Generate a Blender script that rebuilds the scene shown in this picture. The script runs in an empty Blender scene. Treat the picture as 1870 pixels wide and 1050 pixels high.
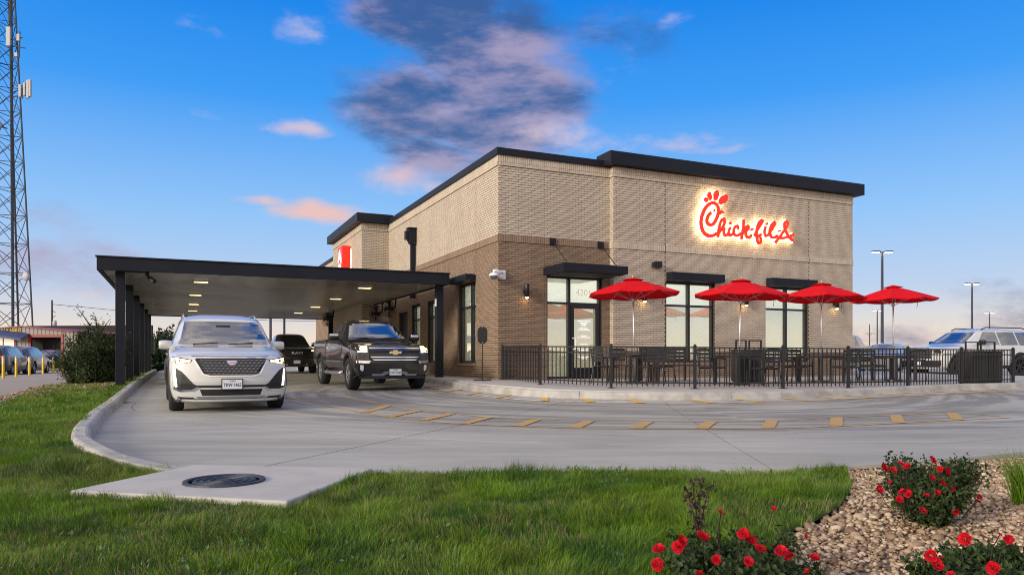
import bpy, bmesh, math, random
import numpy as np
from mathutils import Vector, Matrix
from mathutils.bvhtree import BVHTree

random.seed(7); rng = np.random.default_rng(11)
scene = bpy.context.scene
COL = scene.collection
R = math.radians

# ------------------------------------------------------------------ camera
FPX, U0, VH, ZC = 1355.0, 935.0, 657.0, 0.89
cam_d = bpy.data.cameras.new('camera')
cam = bpy.data.objects.new('camera', cam_d); COL.objects.link(cam)
cam.location = (0, 0, ZC); cam.rotation_euler = (R(90), 0, 0)
cam_d.sensor_width = 36.0; cam_d.lens = 36.0 * FPX / 1870.0
cam_d.shift_y = (VH - 525.0) / 1870.0
cam_d.clip_start = 0.05; cam_d.clip_end = 6000
scene.camera = cam

# ------------------------------------------------------------------ world
SUN_AZ, SUN_EL = 228.0, 7.0        # compass from +Y clockwise: behind and left of the camera
world = bpy.data.worlds.new('World'); scene.world = world; world.use_nodes = True
wt = world.node_tree; wt.nodes.clear()
class NB:
    def __init__(s, t): s.t = t
    def n(s, typ, **kw):
        nd = s.t.nodes.new(typ)
        for k, v in kw.items(): setattr(nd, k, v)
        return nd
    def put(s, sock, v):
        if hasattr(v, 'is_output') or isinstance(v, bpy.types.NodeSocket): s.t.links.new(v, sock)
        else: sock.default_value = v
    def m(s, op, a, b=0.0, c=0.0, clamp=False):
        nd = s.n('ShaderNodeMath', operation=op, use_clamp=clamp)
        for i, v in enumerate((a, b, c)): s.put(nd.inputs[i], v)
        return nd.outputs[0]
    def v(s, op, a, b=(0, 0, 0), c=None):
        nd = s.n('ShaderNodeVectorMath', operation=op); s.put(nd.inputs[0], a); s.put(nd.inputs[1], b)
        return nd.outputs['Value'] if op in ('LENGTH', 'DOT_PRODUCT') else nd.outputs[0]
    def mix(s, f, a, b, mode='MIX'):
        nd = s.n('ShaderNodeMix', data_type='RGBA', blend_type=mode)
        s.put(nd.inputs[0], f); s.put(nd.inputs[6], a); s.put(nd.inputs[7], b)
        return nd.outputs[2]
    def mapr(s, x, a, b, c=0.0, d=1.0, smooth=True):
        nd = s.n('ShaderNodeMapRange', interpolation_type='SMOOTHSTEP' if smooth else 'LINEAR')
        for i, v in enumerate((x, a, b, c, d)): s.put(nd.inputs[i], v)
        return nd.outputs[0]
    def noise(s, vec, scale, detail=4, rough=0.5, dist=0.0):
        nd = s.n('ShaderNodeTexNoise'); s.put(nd.inputs['Vector'], vec)
        nd.inputs['Scale'].default_value = scale; nd.inputs['Detail'].default_value = detail
        nd.inputs['Roughness'].default_value = rough; nd.inputs['Distortion'].default_value = dist
        return nd.outputs[0]
    def ramp(s, x, stops):
        nd = s.n('ShaderNodeValToRGB'); s.put(nd.inputs[0], x)
        el = nd.color_ramp.elements
        while len(el) < len(stops): el.new(0.5)
        for e, (p, c) in zip(el, stops): e.position = p; e.color = (*c, 1)
        return nd.outputs[0]
W = NB(wt)
tc = W.n('ShaderNodeTexCoord').outputs['Generated']
sky = W.n('ShaderNodeTexSky'); sky.sky_type = 'NISHITA'; sky.sun_disc = False
sky.sun_elevation = R(SUN_EL); sky.sun_rotation = R(SUN_AZ); sky.altitude = 300
sky.air_density = 1.0; sky.dust_density = 1.2; sky.ozone_density = 2.0
hs = W.n('ShaderNodeHueSaturation'); hs.inputs['Saturation'].default_value = 1.25
wt.links.new(sky.outputs[0], hs.inputs['Color'])
sp = W.n('ShaderNodeSeparateXYZ'); wt.links.new(tc, sp.inputs[0])
az = W.m('ARCTAN2', sp.outputs[0], sp.outputs[1]); el_ = W.m('ARCSINE', sp.outputs[2])
# dusk air: colours by height above the horizon, over the Nishita sky
dusk = W.ramp(W.mapr(el_, -0.02, 0.62, smooth=False),
              [(0.0, (0.88, 0.68, 0.50)), (0.075, (0.86, 0.73, 0.62)), (0.17, (0.50, 0.62, 0.82)),
               (0.32, (0.28, 0.54, 0.92)), (0.54, (0.05, 0.33, 0.90)), (0.75, (0.003, 0.215, 0.80)), (1.0, (0.003, 0.16, 0.68))])
# warm afterglow towards the set sun, behind the camera
sund = Vector((math.sin(R(SUN_AZ)) * math.cos(R(SUN_EL)), math.cos(R(SUN_AZ)) * math.cos(R(SUN_EL)), math.sin(R(SUN_EL))))
glow = W.mapr(W.v('DOT_PRODUCT', tc, tuple(sund)), -0.10, 1.0)
skyc = W.mix(0.92, W.mix(1.0, hs.outputs[0], (0.10, 0.10, 0.10, 1), 'MULTIPLY'), dusk)
skyc = W.mix(W.m('MULTIPLY', glow, 0.80), skyc, (2.1, 1.72, 1.30, 1))
# clouds
pe = W.n('ShaderNodeCombineXYZ'); wt.links.new(az, pe.inputs[0]); wt.links.new(el_, pe.inputs[1])
warp = W.v('MULTIPLY', tc, (1, 1, 2.0))
n1 = W.noise(warp, 6.5, 10, 0.63, 0.0); n2 = W.noise(warp, 2.2, 4, 0.5)
def azel(u, v):
    k = (u - U0) / FPX; a = math.atan(k)
    return a, math.atan((VH - v) / FPX * math.cos(a))
def blobs(lst):
    tot = None
    for (u, v, ru, rv, amp) in lst:
        a, e = azel(u, v)
        d = W.v('SUBTRACT', pe.outputs[0], (a, e, 0)); d = W.v('MULTIPLY', d, (FPX / ru * 0.85, FPX / rv * 0.85, 0))
        b = W.mapr(W.v('LENGTH', d), 1.25, 0.0, 0.0, amp)
        tot = b if tot is None else W.m('MAXIMUM', tot, b)
    return tot
dark = blobs([(790, 10, 180, 75, 1), (900, 110, 170, 120, .95), (745, 195, 150, 85, 1), (860, 230, 190, 90, .85),
              (960, 170, 140, 130, .85), (780, 285, 110, 50, 1), (860, 300, 90, 40, .7), (130, 490, 190, 50, .60), (60, 400, 150, 40, .2),
              (1700, 620, 220, 34, .45), (1830, 545, 130, 40, .35), (1800, 590, 150, 30, .35), (1130, 60, 130, 60, .45)])
lit = blobs([(745, 325, 125, 30, 1.25), (560, 388, 120, 30, 1.35), (470, 366, 80, 16, 1.2), (560, 42, 80, 36, .78), (335, 40, 60, 26, .7), (130, 195, 50, 16, .5),
             (1180, 258, 180, 36, .95), (1010, 240, 130, 36, .95), (565, 238, 90, 20, 1.05), (1130, 140, 90, 50, .5), (1230, 45, 50, 20, .5),
             (190, 540, 150, 26, .85), (640, 210, 60, 30, .6), (1300, 275, 160, 12, .6), (1640, 400, 60, 12, .3), (480, 20, 40, 22, .4), (380, 205, 45, 14, .4)])
# broken evening cloud over the rest of the sky, as the car windscreens mirror it
away = W.m('MAXIMUM', W.mapr(W.m('ABSOLUTE', az), 0.66, 1.0), W.mapr(el_, 0.48, 0.72))
gen = W.m('MULTIPLY', W.mapr(W.m('ADD', n2, W.m('MULTIPLY', W.m('SUBTRACT', n1, 0.5), 0.35)), 0.40, 0.58), W.m('MULTIPLY', away, W.mapr(el_, 0.0, 0.12)))
dk = dark
dmask = W.mapr(W.m('ADD', dk, W.m('MULTIPLY', W.m('SUBTRACT', n1, 0.485), 2.3)), 0.05, 0.85)
lmask = W.mapr(W.m('ADD', lit, W.m('MULTIPLY', W.m('SUBTRACT', W.noise(warp, 10.0, 8, 0.60, 0.15), 0.53), 2.8)), 0.30, 1.35)
dmask = W.m('MULTIPLY', dmask, W.mapr(dk, 0.0, 0.3)); lmask = W.m('MULTIPLY', lmask, W.mapr(lit, 0.0, 0.3))
n3 = W.noise(warp, 15.0, 5, 0.6)
ccol = W.mix(W.mapr(W.m('ADD', W.m('MULTIPLY', W.noise(W.v('MULTIPLY', tc, (1, 1, 3.2)), 4.2, 9, 0.62, 0.1), 0.8), W.m('MULTIPLY', n1, 0.2)), 0.42, 0.60), (0.40, 0.32, 0.44, 1), (0.05, 0.10, 0.25, 1))
lcol = W.mix(W.mapr(el_, 0.12, 0.36), (0.92, 0.50, 0.34, 1), (0.62, 0.55, 0.66, 1))
gcol = W.mix(W.mapr(n1, 0.40, 0.66), (1.05, 0.93, 0.82, 1), (0.46, 0.45, 0.50, 1))
skyc = W.mix(W.m('MULTIPLY', gen, 0.88), skyc, gcol)
skyc = W.mix(W.m('MULTIPLY', dmask, 0.86), skyc, ccol)
skyc = W.mix(W.m('MULTIPLY', lmask, 0.85), skyc, lcol)
bg = W.n('ShaderNodeBackground'); wt.links.new(skyc, bg.inputs[0]); bg.inputs[1].default_value = 1.0
wo = W.n('ShaderNodeOutputWorld'); wt.links.new(bg.outputs[0], wo.inputs[0])

# ------------------------------------------------------------------ sun (last light, very soft)
sd = bpy.data.lights.new('sun', 'SUN'); sd.energy = 3.0; sd.angle = R(14); sd.color = (1.0, 0.90, 0.77)
so = bpy.data.objects.new('sun', sd); COL.objects.link(so)
so.rotation_euler = (-Vector((sund.x, sund.y, math.sin(R(16))))).to_track_quat('-Z', 'Y').to_euler()

vs = scene.view_settings
vs.view_transform = 'Standard'; vs.look = 'None'; vs.exposure = 0.12; vs.gamma = 1.0; vs.use_curve_mapping = False
scene.cycles.use_denoising = True
scene.cycles.filter_width = 1.05; scene.cycles.max_bounces = 6; scene.cycles.sample_clamp_indirect = 4.0

# ------------------------------------------------------------------ helpers
def P(u, v, Y): return Vector(((u - U0) / FPX * Y, Y, ZC + (VH - v) / FPX * Y))
def G(u, v, zf):
    z = 0.0
    for _ in range(8):
        Y = (ZC - z) * FPX / (v - VH); X = (u - U0) / FPX * Y; z = zf(X, Y)
    return Vector((X, Y, z))
TH = R(24.2); CX, CY = -0.374, 20.7
ca, sa = math.cos(TH), math.sin(TH)
def W2L(X, Y):                       # world -> building frame: x along the front, y to the back
    dx, dy = X - CX, Y - CY
    return dx * ca + dy * sa, -dx * sa + dy * ca
def L2W(x, y, z=0.0): return Vector((CX + ca * x - sa * y, CY + sa * x + ca * y, z))
def interp(x, xs, ys): return float(np.interp(x, xs, ys))
def zr(X, Y):
    s = W2L(X, Y)[0]
    w = min(1, max(0, (s + 17) / 6)); w = w * w * (3 - 2 * w)
    return interp(Y, [0, 8, 13, 16.5, 20.7, 28, 40, 400], [-.02, -.01, 0, .06, .14, .2, .25, .25]) * w
def zp(X, Y):
    s, t = W2L(X, Y)
    return 0.34 - 0.0165 * min(6.8, max(0.0, -t))

def tag(o, label=None, cat=None, group=None, kind=None):
    if label: o['label'] = label
    if cat: o['category'] = cat
    if group: o['group'] = group
    if kind: o['kind'] = kind
    return o
def thing(name, label, cat, loc=(0, 0, 0), rotz=0.0, group=None, pitch=0.0):
    o = bpy.data.objects.new(name, None); COL.objects.link(o)
    o.location = loc; o.rotation_euler = (0, pitch, rotz); o.empty_display_size = 0.2
    return tag(o, label, cat, group)
def link(name, me, mat=None, parent=None):
    if mat is not None:
        me.materials.clear(); me.materials.append(mat)
    o = bpy.data.objects.new(name, me); COL.objects.link(o)
    if parent is not None: o.parent = parent
    return o
class MB:
    def __init__(s): s.v = []; s.f = []
    def add(s, vs_, fs):
        o = len(s.v); s.v += [tuple(p) for p in vs_]; s.f += [tuple(i + o for i in f) for f in fs]; return s
    def box(s, x0, x1, y0, y1, z0, z1):
        return s.add([(x0, y0, z0), (x1, y0, z0), (x1, y1, z0), (x0, y1, z0), (x0, y0, z1), (x1, y0, z1), (x1, y1, z1), (x0, y1, z1)],
                     [(0, 3, 2, 1), (4, 5, 6, 7), (0, 1, 5, 4), (1, 2, 6, 5), (2, 3, 7, 6), (3, 0, 4, 7)])
    def bar(s, p, q, w, h, up=(0, 0, 1)):
        p, q = Vector(p), Vector(q); d = (q - p).normalized(); up = Vector(up)
        if abs(d.dot(up)) > 0.98: up = Vector((1, 0, 0))
        x = d.cross(up).normalized() * (w / 2); y = x.cross(d).normalized() * (h / 2)
        return s.add([p - x - y, p + x - y, p + x + y, p - x + y, q - x - y, q + x - y, q + x + y, q - x + y],
                     [(0, 1, 2, 3), (7, 6, 5, 4), (0, 4, 5, 1), (1, 5, 6, 2), (2, 6, 7, 3), (3, 7, 4, 0)])
    def tube(s, pts, r, n=8, caps=True):
        pts = [Vector(p) for p in pts]; rr = r if isinstance(r, (list, tuple)) else [r] * len(pts)
        rings = []; up = Vector((0.13, 0.21, 1)).normalized()
        for i, p in enumerate(pts):
            d = (pts[min(i + 1, len(pts) - 1)] - pts[max(i - 1, 0)]).normalized()
            a = d.cross(up)
            if a.length < 1e-3: a = d.cross(Vector((1, 0, 0)))
            a.normalize(); b = d.cross(a)
            rings.append([p + (a * math.cos(2 * math.pi * k / n) + b * math.sin(2 * math.pi * k / n)) * rr[i] for k in range(n)])
        fs = []
        for i in range(len(pts) - 1):
            for k in range(n): fs.append((i * n + k, i * n + (k + 1) % n, (i + 1) * n + (k + 1) % n, (i + 1) * n + k))
        if caps: fs += [tuple(range(n - 1, -1, -1)), tuple((len(pts) - 1) * n + k for k in range(n))]
        return s.add([v for r_ in rings for v in r_], fs)
    def lathe(s, prof, c=(0, 0, 0), axis='Z', n=24):
        vs_ = []; m = len(prof)
        for k in range(n):
            a = 2 * math.pi * k / n
            for (r, h) in prof:
                x, y, z = r * math.cos(a), r * math.sin(a), h
                if axis == 'Y': x, y, z = x, z, y
                if axis == 'X': x, y, z = z, x, y
                vs_.append((x + c[0], y + c[1], z + c[2]))
        fs = [(k * m + i, ((k + 1) % n) * m + i, ((k + 1) % n) * m + i + 1, k * m + i + 1) for k in range(n) for i in range(m - 1)]
        return s.add(vs_, fs)
    def prism(s, poly, z0, z1, fn=lambda x, y, z: (x, y, z)):
        n = len(poly)
        return s.add([fn(x, y, z0) for x, y in poly] + [fn(x, y, z1) for x, y in poly],
                     [tuple(range(n - 1, -1, -1)), tuple(range(n, 2 * n))] + [(i, (i + 1) % n, n + (i + 1) % n, n + i) for i in range(n)])
    def mesh(s, name, smooth=False):
        me = bpy.data.meshes.new(name); me.from_pydata(s.v, [], s.f); me.update()
        if smooth: me.polygons.foreach_set('use_smooth', [True] * len(me.polygons))
        return me
    def build(s, name, mat, parent=None, smooth=False, bevel=0.0):
        o = link(name, s.mesh(name, smooth), mat, parent)
        if bevel:
            b = o.modifiers.new('bevel', 'BEVEL'); b.width = bevel; b.segments = 2; b.limit_method = 'ANGLE'
        return o
def np_mesh(name, V, F, smooth=False):
    """V (n,3), F (m,k) all faces the same size"""
    me = bpy.data.meshes.new(name); V = np.asarray(V, np.float32); F = np.asarray(F, np.int32)
    me.vertices.add(len(V)); me.vertices.foreach_set('co', V.ravel())
    k = F.shape[1]; me.loops.add(F.size); me.loops.foreach_set('vertex_index', F.ravel())
    me.polygons.add(len(F)); me.polygons.foreach_set('loop_start', np.arange(0, F.size, k, dtype=np.int32))
    me.polygons.foreach_set('loop_total', np.full(len(F), k, np.int32))
    me.polygons.foreach_set('use_smooth', np.full(len(F), bool(smooth)))
    me.update(calc_edges=True); me.validate(); return me
def copy_tree(o, parent=None):
    c = o.copy(); COL.objects.link(c)
    if parent is not None: c.parent = parent
    for ch in list(o.children): copy_tree(ch, c)
    return c
def catmull(pts, n=8, closed=False):
    pts = [Vector(p) for p in pts]; out = []; m = len(pts)
    for i in range(m if closed else m - 1):
        g = lambda k: pts[k % m] if closed else pts[min(max(k, 0), m - 1)]
        p0, p1, p2, p3 = g(i - 1), g(i), g(i + 1), g(i + 2)
        for j in range(n):
            t = j / n
            out.append(0.5 * ((2 * p1) + (p2 - p0) * t + (2 * p0 - 5 * p1 + 4 * p2 - p3) * t * t + (3 * p1 - p0 - 3 * p2 + p3) * t ** 3))
    if not closed: out.append(pts[-1])
    return out
def text_obj(name, body, size, mat, parent, M, extrude=0.002, align='CENTER'):
    cu = bpy.data.curves.new('tmp', 'FONT'); cu.body = body; cu.size = size; cu.extrude = extrude
    cu.align_x = align; cu.align_y = 'CENTER'; cu.resolution_u = 3
    tmp = bpy.data.objects.new('tmp', cu); COL.objects.link(tmp)
    me = bpy.data.meshes.new_from_object(tmp.evaluated_get(bpy.context.evaluated_depsgraph_get()))
    bpy.data.objects.remove(tmp); bpy.data.curves.remove(cu)
    me.transform(M); me.name = name
    return link(name, me, mat, parent)
def frameM(o, x, y):                 # matrix with given origin, x axis, y axis
    x = Vector(x).normalized(); y = Vector(y).normalized(); z = x.cross(y)
    return Matrix(((x.x, y.x, z.x, o[0]), (x.y, y.y, z.y, o[1]), (x.z, y.z, z.z, o[2]), (0, 0, 0, 1)))

# ------------------------------------------------------------------ materials
def mat(name, col, rough=0.6, metal=0.0, emit=None, es=0.0, spec=0.5, coat=0.0, var=0.0, vscale=3.0, bump=0.0, bscale=60.0, rnd=0.0, col2=None, trans=0.0):
    m = bpy.data.materials.new(name); m.use_nodes = True; t = m.node_tree; b = t.nodes['Principled BSDF']; N = NB(t)
    b.inputs['Base Color'].default_value = (*col, 1); b.inputs['Roughness'].default_value = rough; b.inputs['Metallic'].default_value = metal
    b.inputs['Specular IOR Level'].default_value = spec; b.inputs['Coat Weight'].default_value = coat; b.inputs['Coat Roughness'].default_value = 0.04
    if emit: b.inputs['Emission Color'].default_value = (*emit, 1); b.inputs['Emission Strength'].default_value = es
    co = None
    if var or bump: co = N.n('ShaderNodeTexCoord').outputs['Object']
    if var or rnd:
        c2 = col2 or tuple(c * 0.5 for c in col); f = 0.0
        if var:
            f = N.mapr(N.noise(co, vscale, 6, 0.6), 0.36, 0.66, 0.0, var)
        if rnd:
            oi = N.n('ShaderNodeObjectInfo').outputs['Random']; gi = N.n('ShaderNodeNewGeometry').outputs['Random Per Island']
            r_ = N.m('FRACT', N.m('ADD', oi, gi)); f = N.m('ADD', f, N.m('MULTIPLY', r_, rnd), clamp=True)
        t.links.new(N.mix(f, (*col, 1), (*c2, 1)), b.inputs['Base Color'])
    if bump:
        bn = N.n('ShaderNodeBump'); bn.inputs['Strength'].default_value = bump; bn.inputs['Distance'].default_value = 0.01
        t.links.new(N.noise(co, bscale, 5, 0.6), bn.inputs['Height']); t.links.new(bn.outputs[0], b.inputs['Normal'])
    if trans:
        tr = N.n('ShaderNodeBsdfTranslucent'); t.links.new(b.inputs['Base Color'].links[0].from_socket, tr.inputs[0]) if b.inputs['Base Color'].links else setattr(tr.inputs[0], 'default_value', (*col, 1))
        mx = N.n('ShaderNodeMixShader'); mx.inputs[0].default_value = trans
        t.links.new(b.outputs[0], mx.inputs[1]); t.links.new(tr.outputs[0], mx.inputs[2])
        t.links.new(mx.outputs[0], t.nodes['Material Output'].inputs[0])
    return m
M = {}
M['brick_light'] = mat('brick_light', (0.585, 0.50, 0.40), 0.85, var=0.35, vscale=1.1, rnd=0.5, col2=(0.45, 0.375, 0.295), bump=0.4, bscale=90)
M['brick_dark'] = mat('brick_dark', (0.30, 0.208, 0.142), 0.85, var=0.35, vscale=1.1, rnd=0.55, col2=(0.20, 0.138, 0.095), bump=0.4, bscale=90)
M['mortar_light'] = mat('mortar_light', (0.075, 0.058, 0.044), 0.95, var=0.3, vscale=8)
M['mortar_dark'] = mat('mortar_dark', (0.06, 0.043, 0.032), 0.95, var=0.3, vscale=8)
M['metal_dark'] = mat('metal_dark', (0.010, 0.012, 0.019), 0.5, 0.0, var=0.3, vscale=1.2, col2=(0.018, 0.021, 0.030), spec=0.22)
M['black_paint'] = mat('black_paint', (0.010, 0.011, 0.014), 0.38)
M['black_matte'] = mat('black_matte', (0.012, 0.012, 0.013), 0.75)
M['deck_metal'] = mat('deck_metal', (0.46, 0.44, 0.40), 0.22, 0.6, var=0.3, vscale=1.2, col2=(0.36, 0.345, 0.315))
M['soffit'] = mat('soffit', (0.42, 0.39, 0.33), 0.5)
M['red_sign'] = mat('red_sign', (0.75, 0.02, 0.008), 0.4, emit=(1.0, 0.035, 0.008), es=0.40)
M['red_box'] = mat('red_box', (0.65, 0.015, 0.01), 0.4, emit=(1.0, 0.03, 0.01), es=0.5)
M['halo'] = mat('halo', (0.9, 0.85, 0.7), 0.5, emit=(1.0, 0.78, 0.46), es=9)
M['sign_white'] = mat('sign_white', (0.85, 0.8, 0.8), 0.4, emit=(1, 0.92, 0.9), es=1.0)
M['lamp_warm'] = mat('lamp_warm', (1, 0.8, 0.5), 0.5, emit=(1.0, 0.62, 0.22), es=30)
M['lamp_canopy'] = mat('lamp_canopy', (1, 0.8, 0.5), 0.5, emit=(1.0, 0.66, 0.28), es=3.4)
M['lamp_pole'] = mat('lamp_pole', (1, 0.85, 0.6), 0.5, emit=(1.0, 0.72, 0.40), es=30)
M['white_plastic'] = mat('white_plastic', (0.72, 0.73, 0.75), 0.4)
M['galv'] = mat('galv', (0.55, 0.56, 0.58), 0.35, 0.7)
M['umbrella_red'] = mat('umbrella_red', (0.70, 0.002, 0.010), 0.8, var=0.25, vscale=2.5, col2=(0.55, 0.002, 0.008), trans=0.15, spec=0.2)
M['concrete'] = mat('concrete', (0.37, 0.355, 0.34), 0.85, var=0.55, vscale=0.9, col2=(0.27, 0.26, 0.25), bump=0.15, bscale=120)
M['concrete_pale'] = mat('concrete_pale', (0.47, 0.45, 0.41), 0.85, var=0.55, vscale=2.2, col2=(0.36, 0.345, 0.315), bump=0.12, bscale=140)
M['concrete_kerb'] = mat('concrete_kerb', (0.43, 0.415, 0.38), 0.85, var=0.7, vscale=2.5, col2=(0.23, 0.22, 0.205), bump=0.25, bscale=110)
M['joint'] = mat('joint', (0.055, 0.05, 0.045), 0.95)
M['yellow_paint'] = mat('yellow_paint', (0.52, 0.29, 0.05), 0.8, var=0.7, vscale=13, col2=(0.36, 0.31, 0.22))
M['yellow_fresh'] = mat('yellow_fresh', (0.72, 0.40, 0.02), 0.7, var=0.5, vscale=14, col2=(0.48, 0.34, 0.12))
M['lot'] = mat('lot', (0.33, 0.28, 0.245), 0.9, var=0.5, vscale=0.5, col2=(0.24, 0.205, 0.18))
M['soil'] = mat('soil', (0.030, 0.052, 0.014), 0.95, var=0.8, vscale=5, col2=(0.045, 0.035, 0.018), bump=0.6, bscale=40)
M['far_ground'] = mat('far_ground', (0.10, 0.13, 0.05), 0.95, var=0.8, vscale=0.03, col2=(0.2, 0.17, 0.11))
M['gravel_base'] = mat('gravel_base', (0.24, 0.175, 0.115), 0.95, var=0.9, vscale=30, col2=(0.11, 0.08, 0.05), bump=0.8, bscale=40)
M['glass_car'] = mat('glass_car', (0.012, 0.017, 0.021), 0.03, 0.0, spec=1.0, coat=1.0)
M['glass_car'].node_tree.nodes['Principled BSDF'].inputs['IOR'].default_value = 2.2
M['chrome'] = mat('chrome', (0.78, 0.78, 0.8), 0.12, 1.0)
M['silver'] = mat('silver', (0.42, 0.43, 0.45), 0.32, 0.85)
M['tyre'] = mat('tyre', (0.014, 0.014, 0.015), 0.8, bump=0.3, bscale=80)
M['trim'] = mat('trim', (0.014, 0.014, 0.016), 0.55)
M['paint_white'] = mat('paint_white', (0.62, 0.62, 0.60), 0.28, 0.15, coat=1.0)
M['paint_black'] = mat('paint_black', (0.013, 0.013, 0.016), 0.22, 0.2, coat=1.0)
M['paint_jet'] = mat('paint_jet', (0.008, 0.008, 0.009), 0.25, 0.1, coat=1.0)
M['paint_grey'] = mat('paint_grey', (0.045, 0.045, 0.047), 0.3, 0.3, coat=1.0)
M['head_amber'] = mat('head_amber', (1, 0.7, 0.3), 0.2, emit=(1.0, 0.55, 0.14), es=14.0)
M['head_white'] = mat('head_white', (1, 0.9, 0.8), 0.2, emit=(1.0, 0.86, 0.68), es=5.0)
M['lens_dark'] = mat('lens_dark', (0.05, 0.05, 0.055), 0.08, 0.3, coat=1.0)
M['tail_red'] = mat('tail_red', (0.35, 0.01, 0.01), 0.2, emit=(1.0, 0.06, 0.02), es=0.6)
M['plate'] = mat('plate', (0.72, 0.74, 0.77), 0.45)
M['plate_ink'] = mat('plate_ink', (0.015, 0.015, 0.02), 0.5)
M['gold'] = mat('gold', (0.75, 0.52, 0.18), 0.25, 0.9)
M['furniture'] = mat('furniture', (0.030, 0.026, 0.024), 0.6, var=0.5, vscale=9, col2=(0.05, 0.043, 0.038))
M['safety_yellow'] = mat('safety_yellow', (0.78, 0.50, 0.005), 0.5)
M['tower_steel'] = mat('tower_steel', (0.05, 0.06, 0.075), 0.6, 0.3)
M['dish'] = mat('dish', (0.45, 0.45, 0.46), 0.6)
M['siding'] = mat('siding', (0.30, 0.265, 0.225), 0.7, rnd=0.4, col2=(0.25, 0.22, 0.185))
M['red_trim'] = mat('red_trim', (0.22, 0.010, 0.018), 0.5)
M['dark_inside'] = mat('dark_inside', (0.02, 0.018, 0.02), 0.9)
M['blue_awning'] = mat('blue_awning', (0.03, 0.05, 0.14), 0.6)
M['yellow_letter'] = mat('yellow_letter', (0.55, 0.42, 0.03), 0.6)
M['pebble'] = mat('pebble', (0.46, 0.33, 0.20), 0.65, rnd=1.0, col2=(0.17, 0.10, 0.055), var=0.25, vscale=30)
M['pebble_pale'] = mat('pebble_pale', (0.62, 0.51, 0.37), 0.65, rnd=1.0, col2=(0.36, 0.25, 0.15), var=0.2, vscale=30)
M['wood_pole'] = mat('wood_pole', (0.06, 0.045, 0.035), 0.9)
M['pole_dark'] = mat('pole_dark', (0.03, 0.035, 0.06), 0.5)
M['cast_iron'] = mat('cast_iron', (0.045, 0.05, 0.065), 0.55, 0.4, var=0.5, vscale=12)
M['edging'] = mat('edging', (0.012, 0.012, 0.012), 0.7)
def leafmat(name, c1, c2, rough=0.55, trans=0.3): return mat(name, c1, rough, rnd=1.0, col2=c2, trans=trans, spec=0.3)
M['grass'] = mat('grass', (0.205, 0.35, 0.016), 0.55, rnd=0.62, var=0.75, vscale=1.6, col2=(0.038, 0.105, 0.007), trans=0.3, spec=0.3)
M['grass_yel'] = leafmat('grass_yel', (0.24, 0.30, 0.05), (0.13, 0.19, 0.03))
M['straw'] = leafmat('straw', (0.34, 0.28, 0.13), (0.20, 0.17, 0.07))
M['leaf_dark'] = leafmat('leaf_dark', (0.060, 0.105, 0.028), (0.014, 0.034, 0.010))
M['leaf_rose'] = leafmat('leaf_rose', (0.065, 0.105, 0.028), (0.014, 0.030, 0.010))
M['leaf_far'] = leafmat('leaf_far', (0.03, 0.06, 0.02), (0.012, 0.028, 0.012))
M['petal'] = leafmat('petal', (0.66, 0.003, 0.010), (0.34, 0.001, 0.016), 0.6, 0.2)
M['stem'] = mat('stem', (0.045, 0.035, 0.018), 0.8)
M['stem_red'] = mat('stem_red', (0.05, 0.015, 0.018), 0.8)
M['shade'] = mat('shade', (0.75, 0.70, 0.58), 0.9, emit=(1.0, 0.92, 0.74), es=1.0)  # window shades: glow of the lit rooms put into the material as emission
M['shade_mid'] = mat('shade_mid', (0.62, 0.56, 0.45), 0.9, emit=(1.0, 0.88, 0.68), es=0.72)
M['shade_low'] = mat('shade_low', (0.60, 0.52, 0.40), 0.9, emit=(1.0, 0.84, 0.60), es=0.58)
M['inside_wall'] = mat('inside_wall', (0.5, 0.42, 0.33), 0.9, emit=(1.0, 0.78, 0.5), es=0.10)  # room lighting put into the walls as a faint glow
# window glass: a clear pane that also mirrors the evening sky
def glass_mat(name, base_refl):
    m = bpy.data.materials.new(name); m.use_nodes = True; t = m.node_tree; t.nodes.clear(); N = NB(t)
    lw = N.n('ShaderNodeLayerWeight'); lw.inputs[0].default_value = 0.5
    f = N.m('ADD', N.m('MULTIPLY', N.m('POWER', lw.outputs['Facing'], 4.0), 0.8), base_refl, clamp=True)
    tr = N.n('ShaderNodeBsdfTransparent'); tr.inputs[0].default_value = (0.82, 0.86, 0.84, 1)
    gl = N.n('ShaderNodeBsdfGlossy'); gl.inputs['Roughness'].default_value = 0.01; gl.inputs[0].default_value = (0.9, 0.93, 0.92, 1)
    mx = N.n('ShaderNodeMixShader'); t.links.new(f, mx.inputs[0]); t.links.new(tr.outputs[0], mx.inputs[1]); t.links.new(gl.outputs[0], mx.inputs[2])
    o = N.n('ShaderNodeOutputMaterial'); t.links.new(mx.outputs[0], o.inputs[0]); return m
M['glass'] = glass_mat('glass', 0.36)
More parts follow.
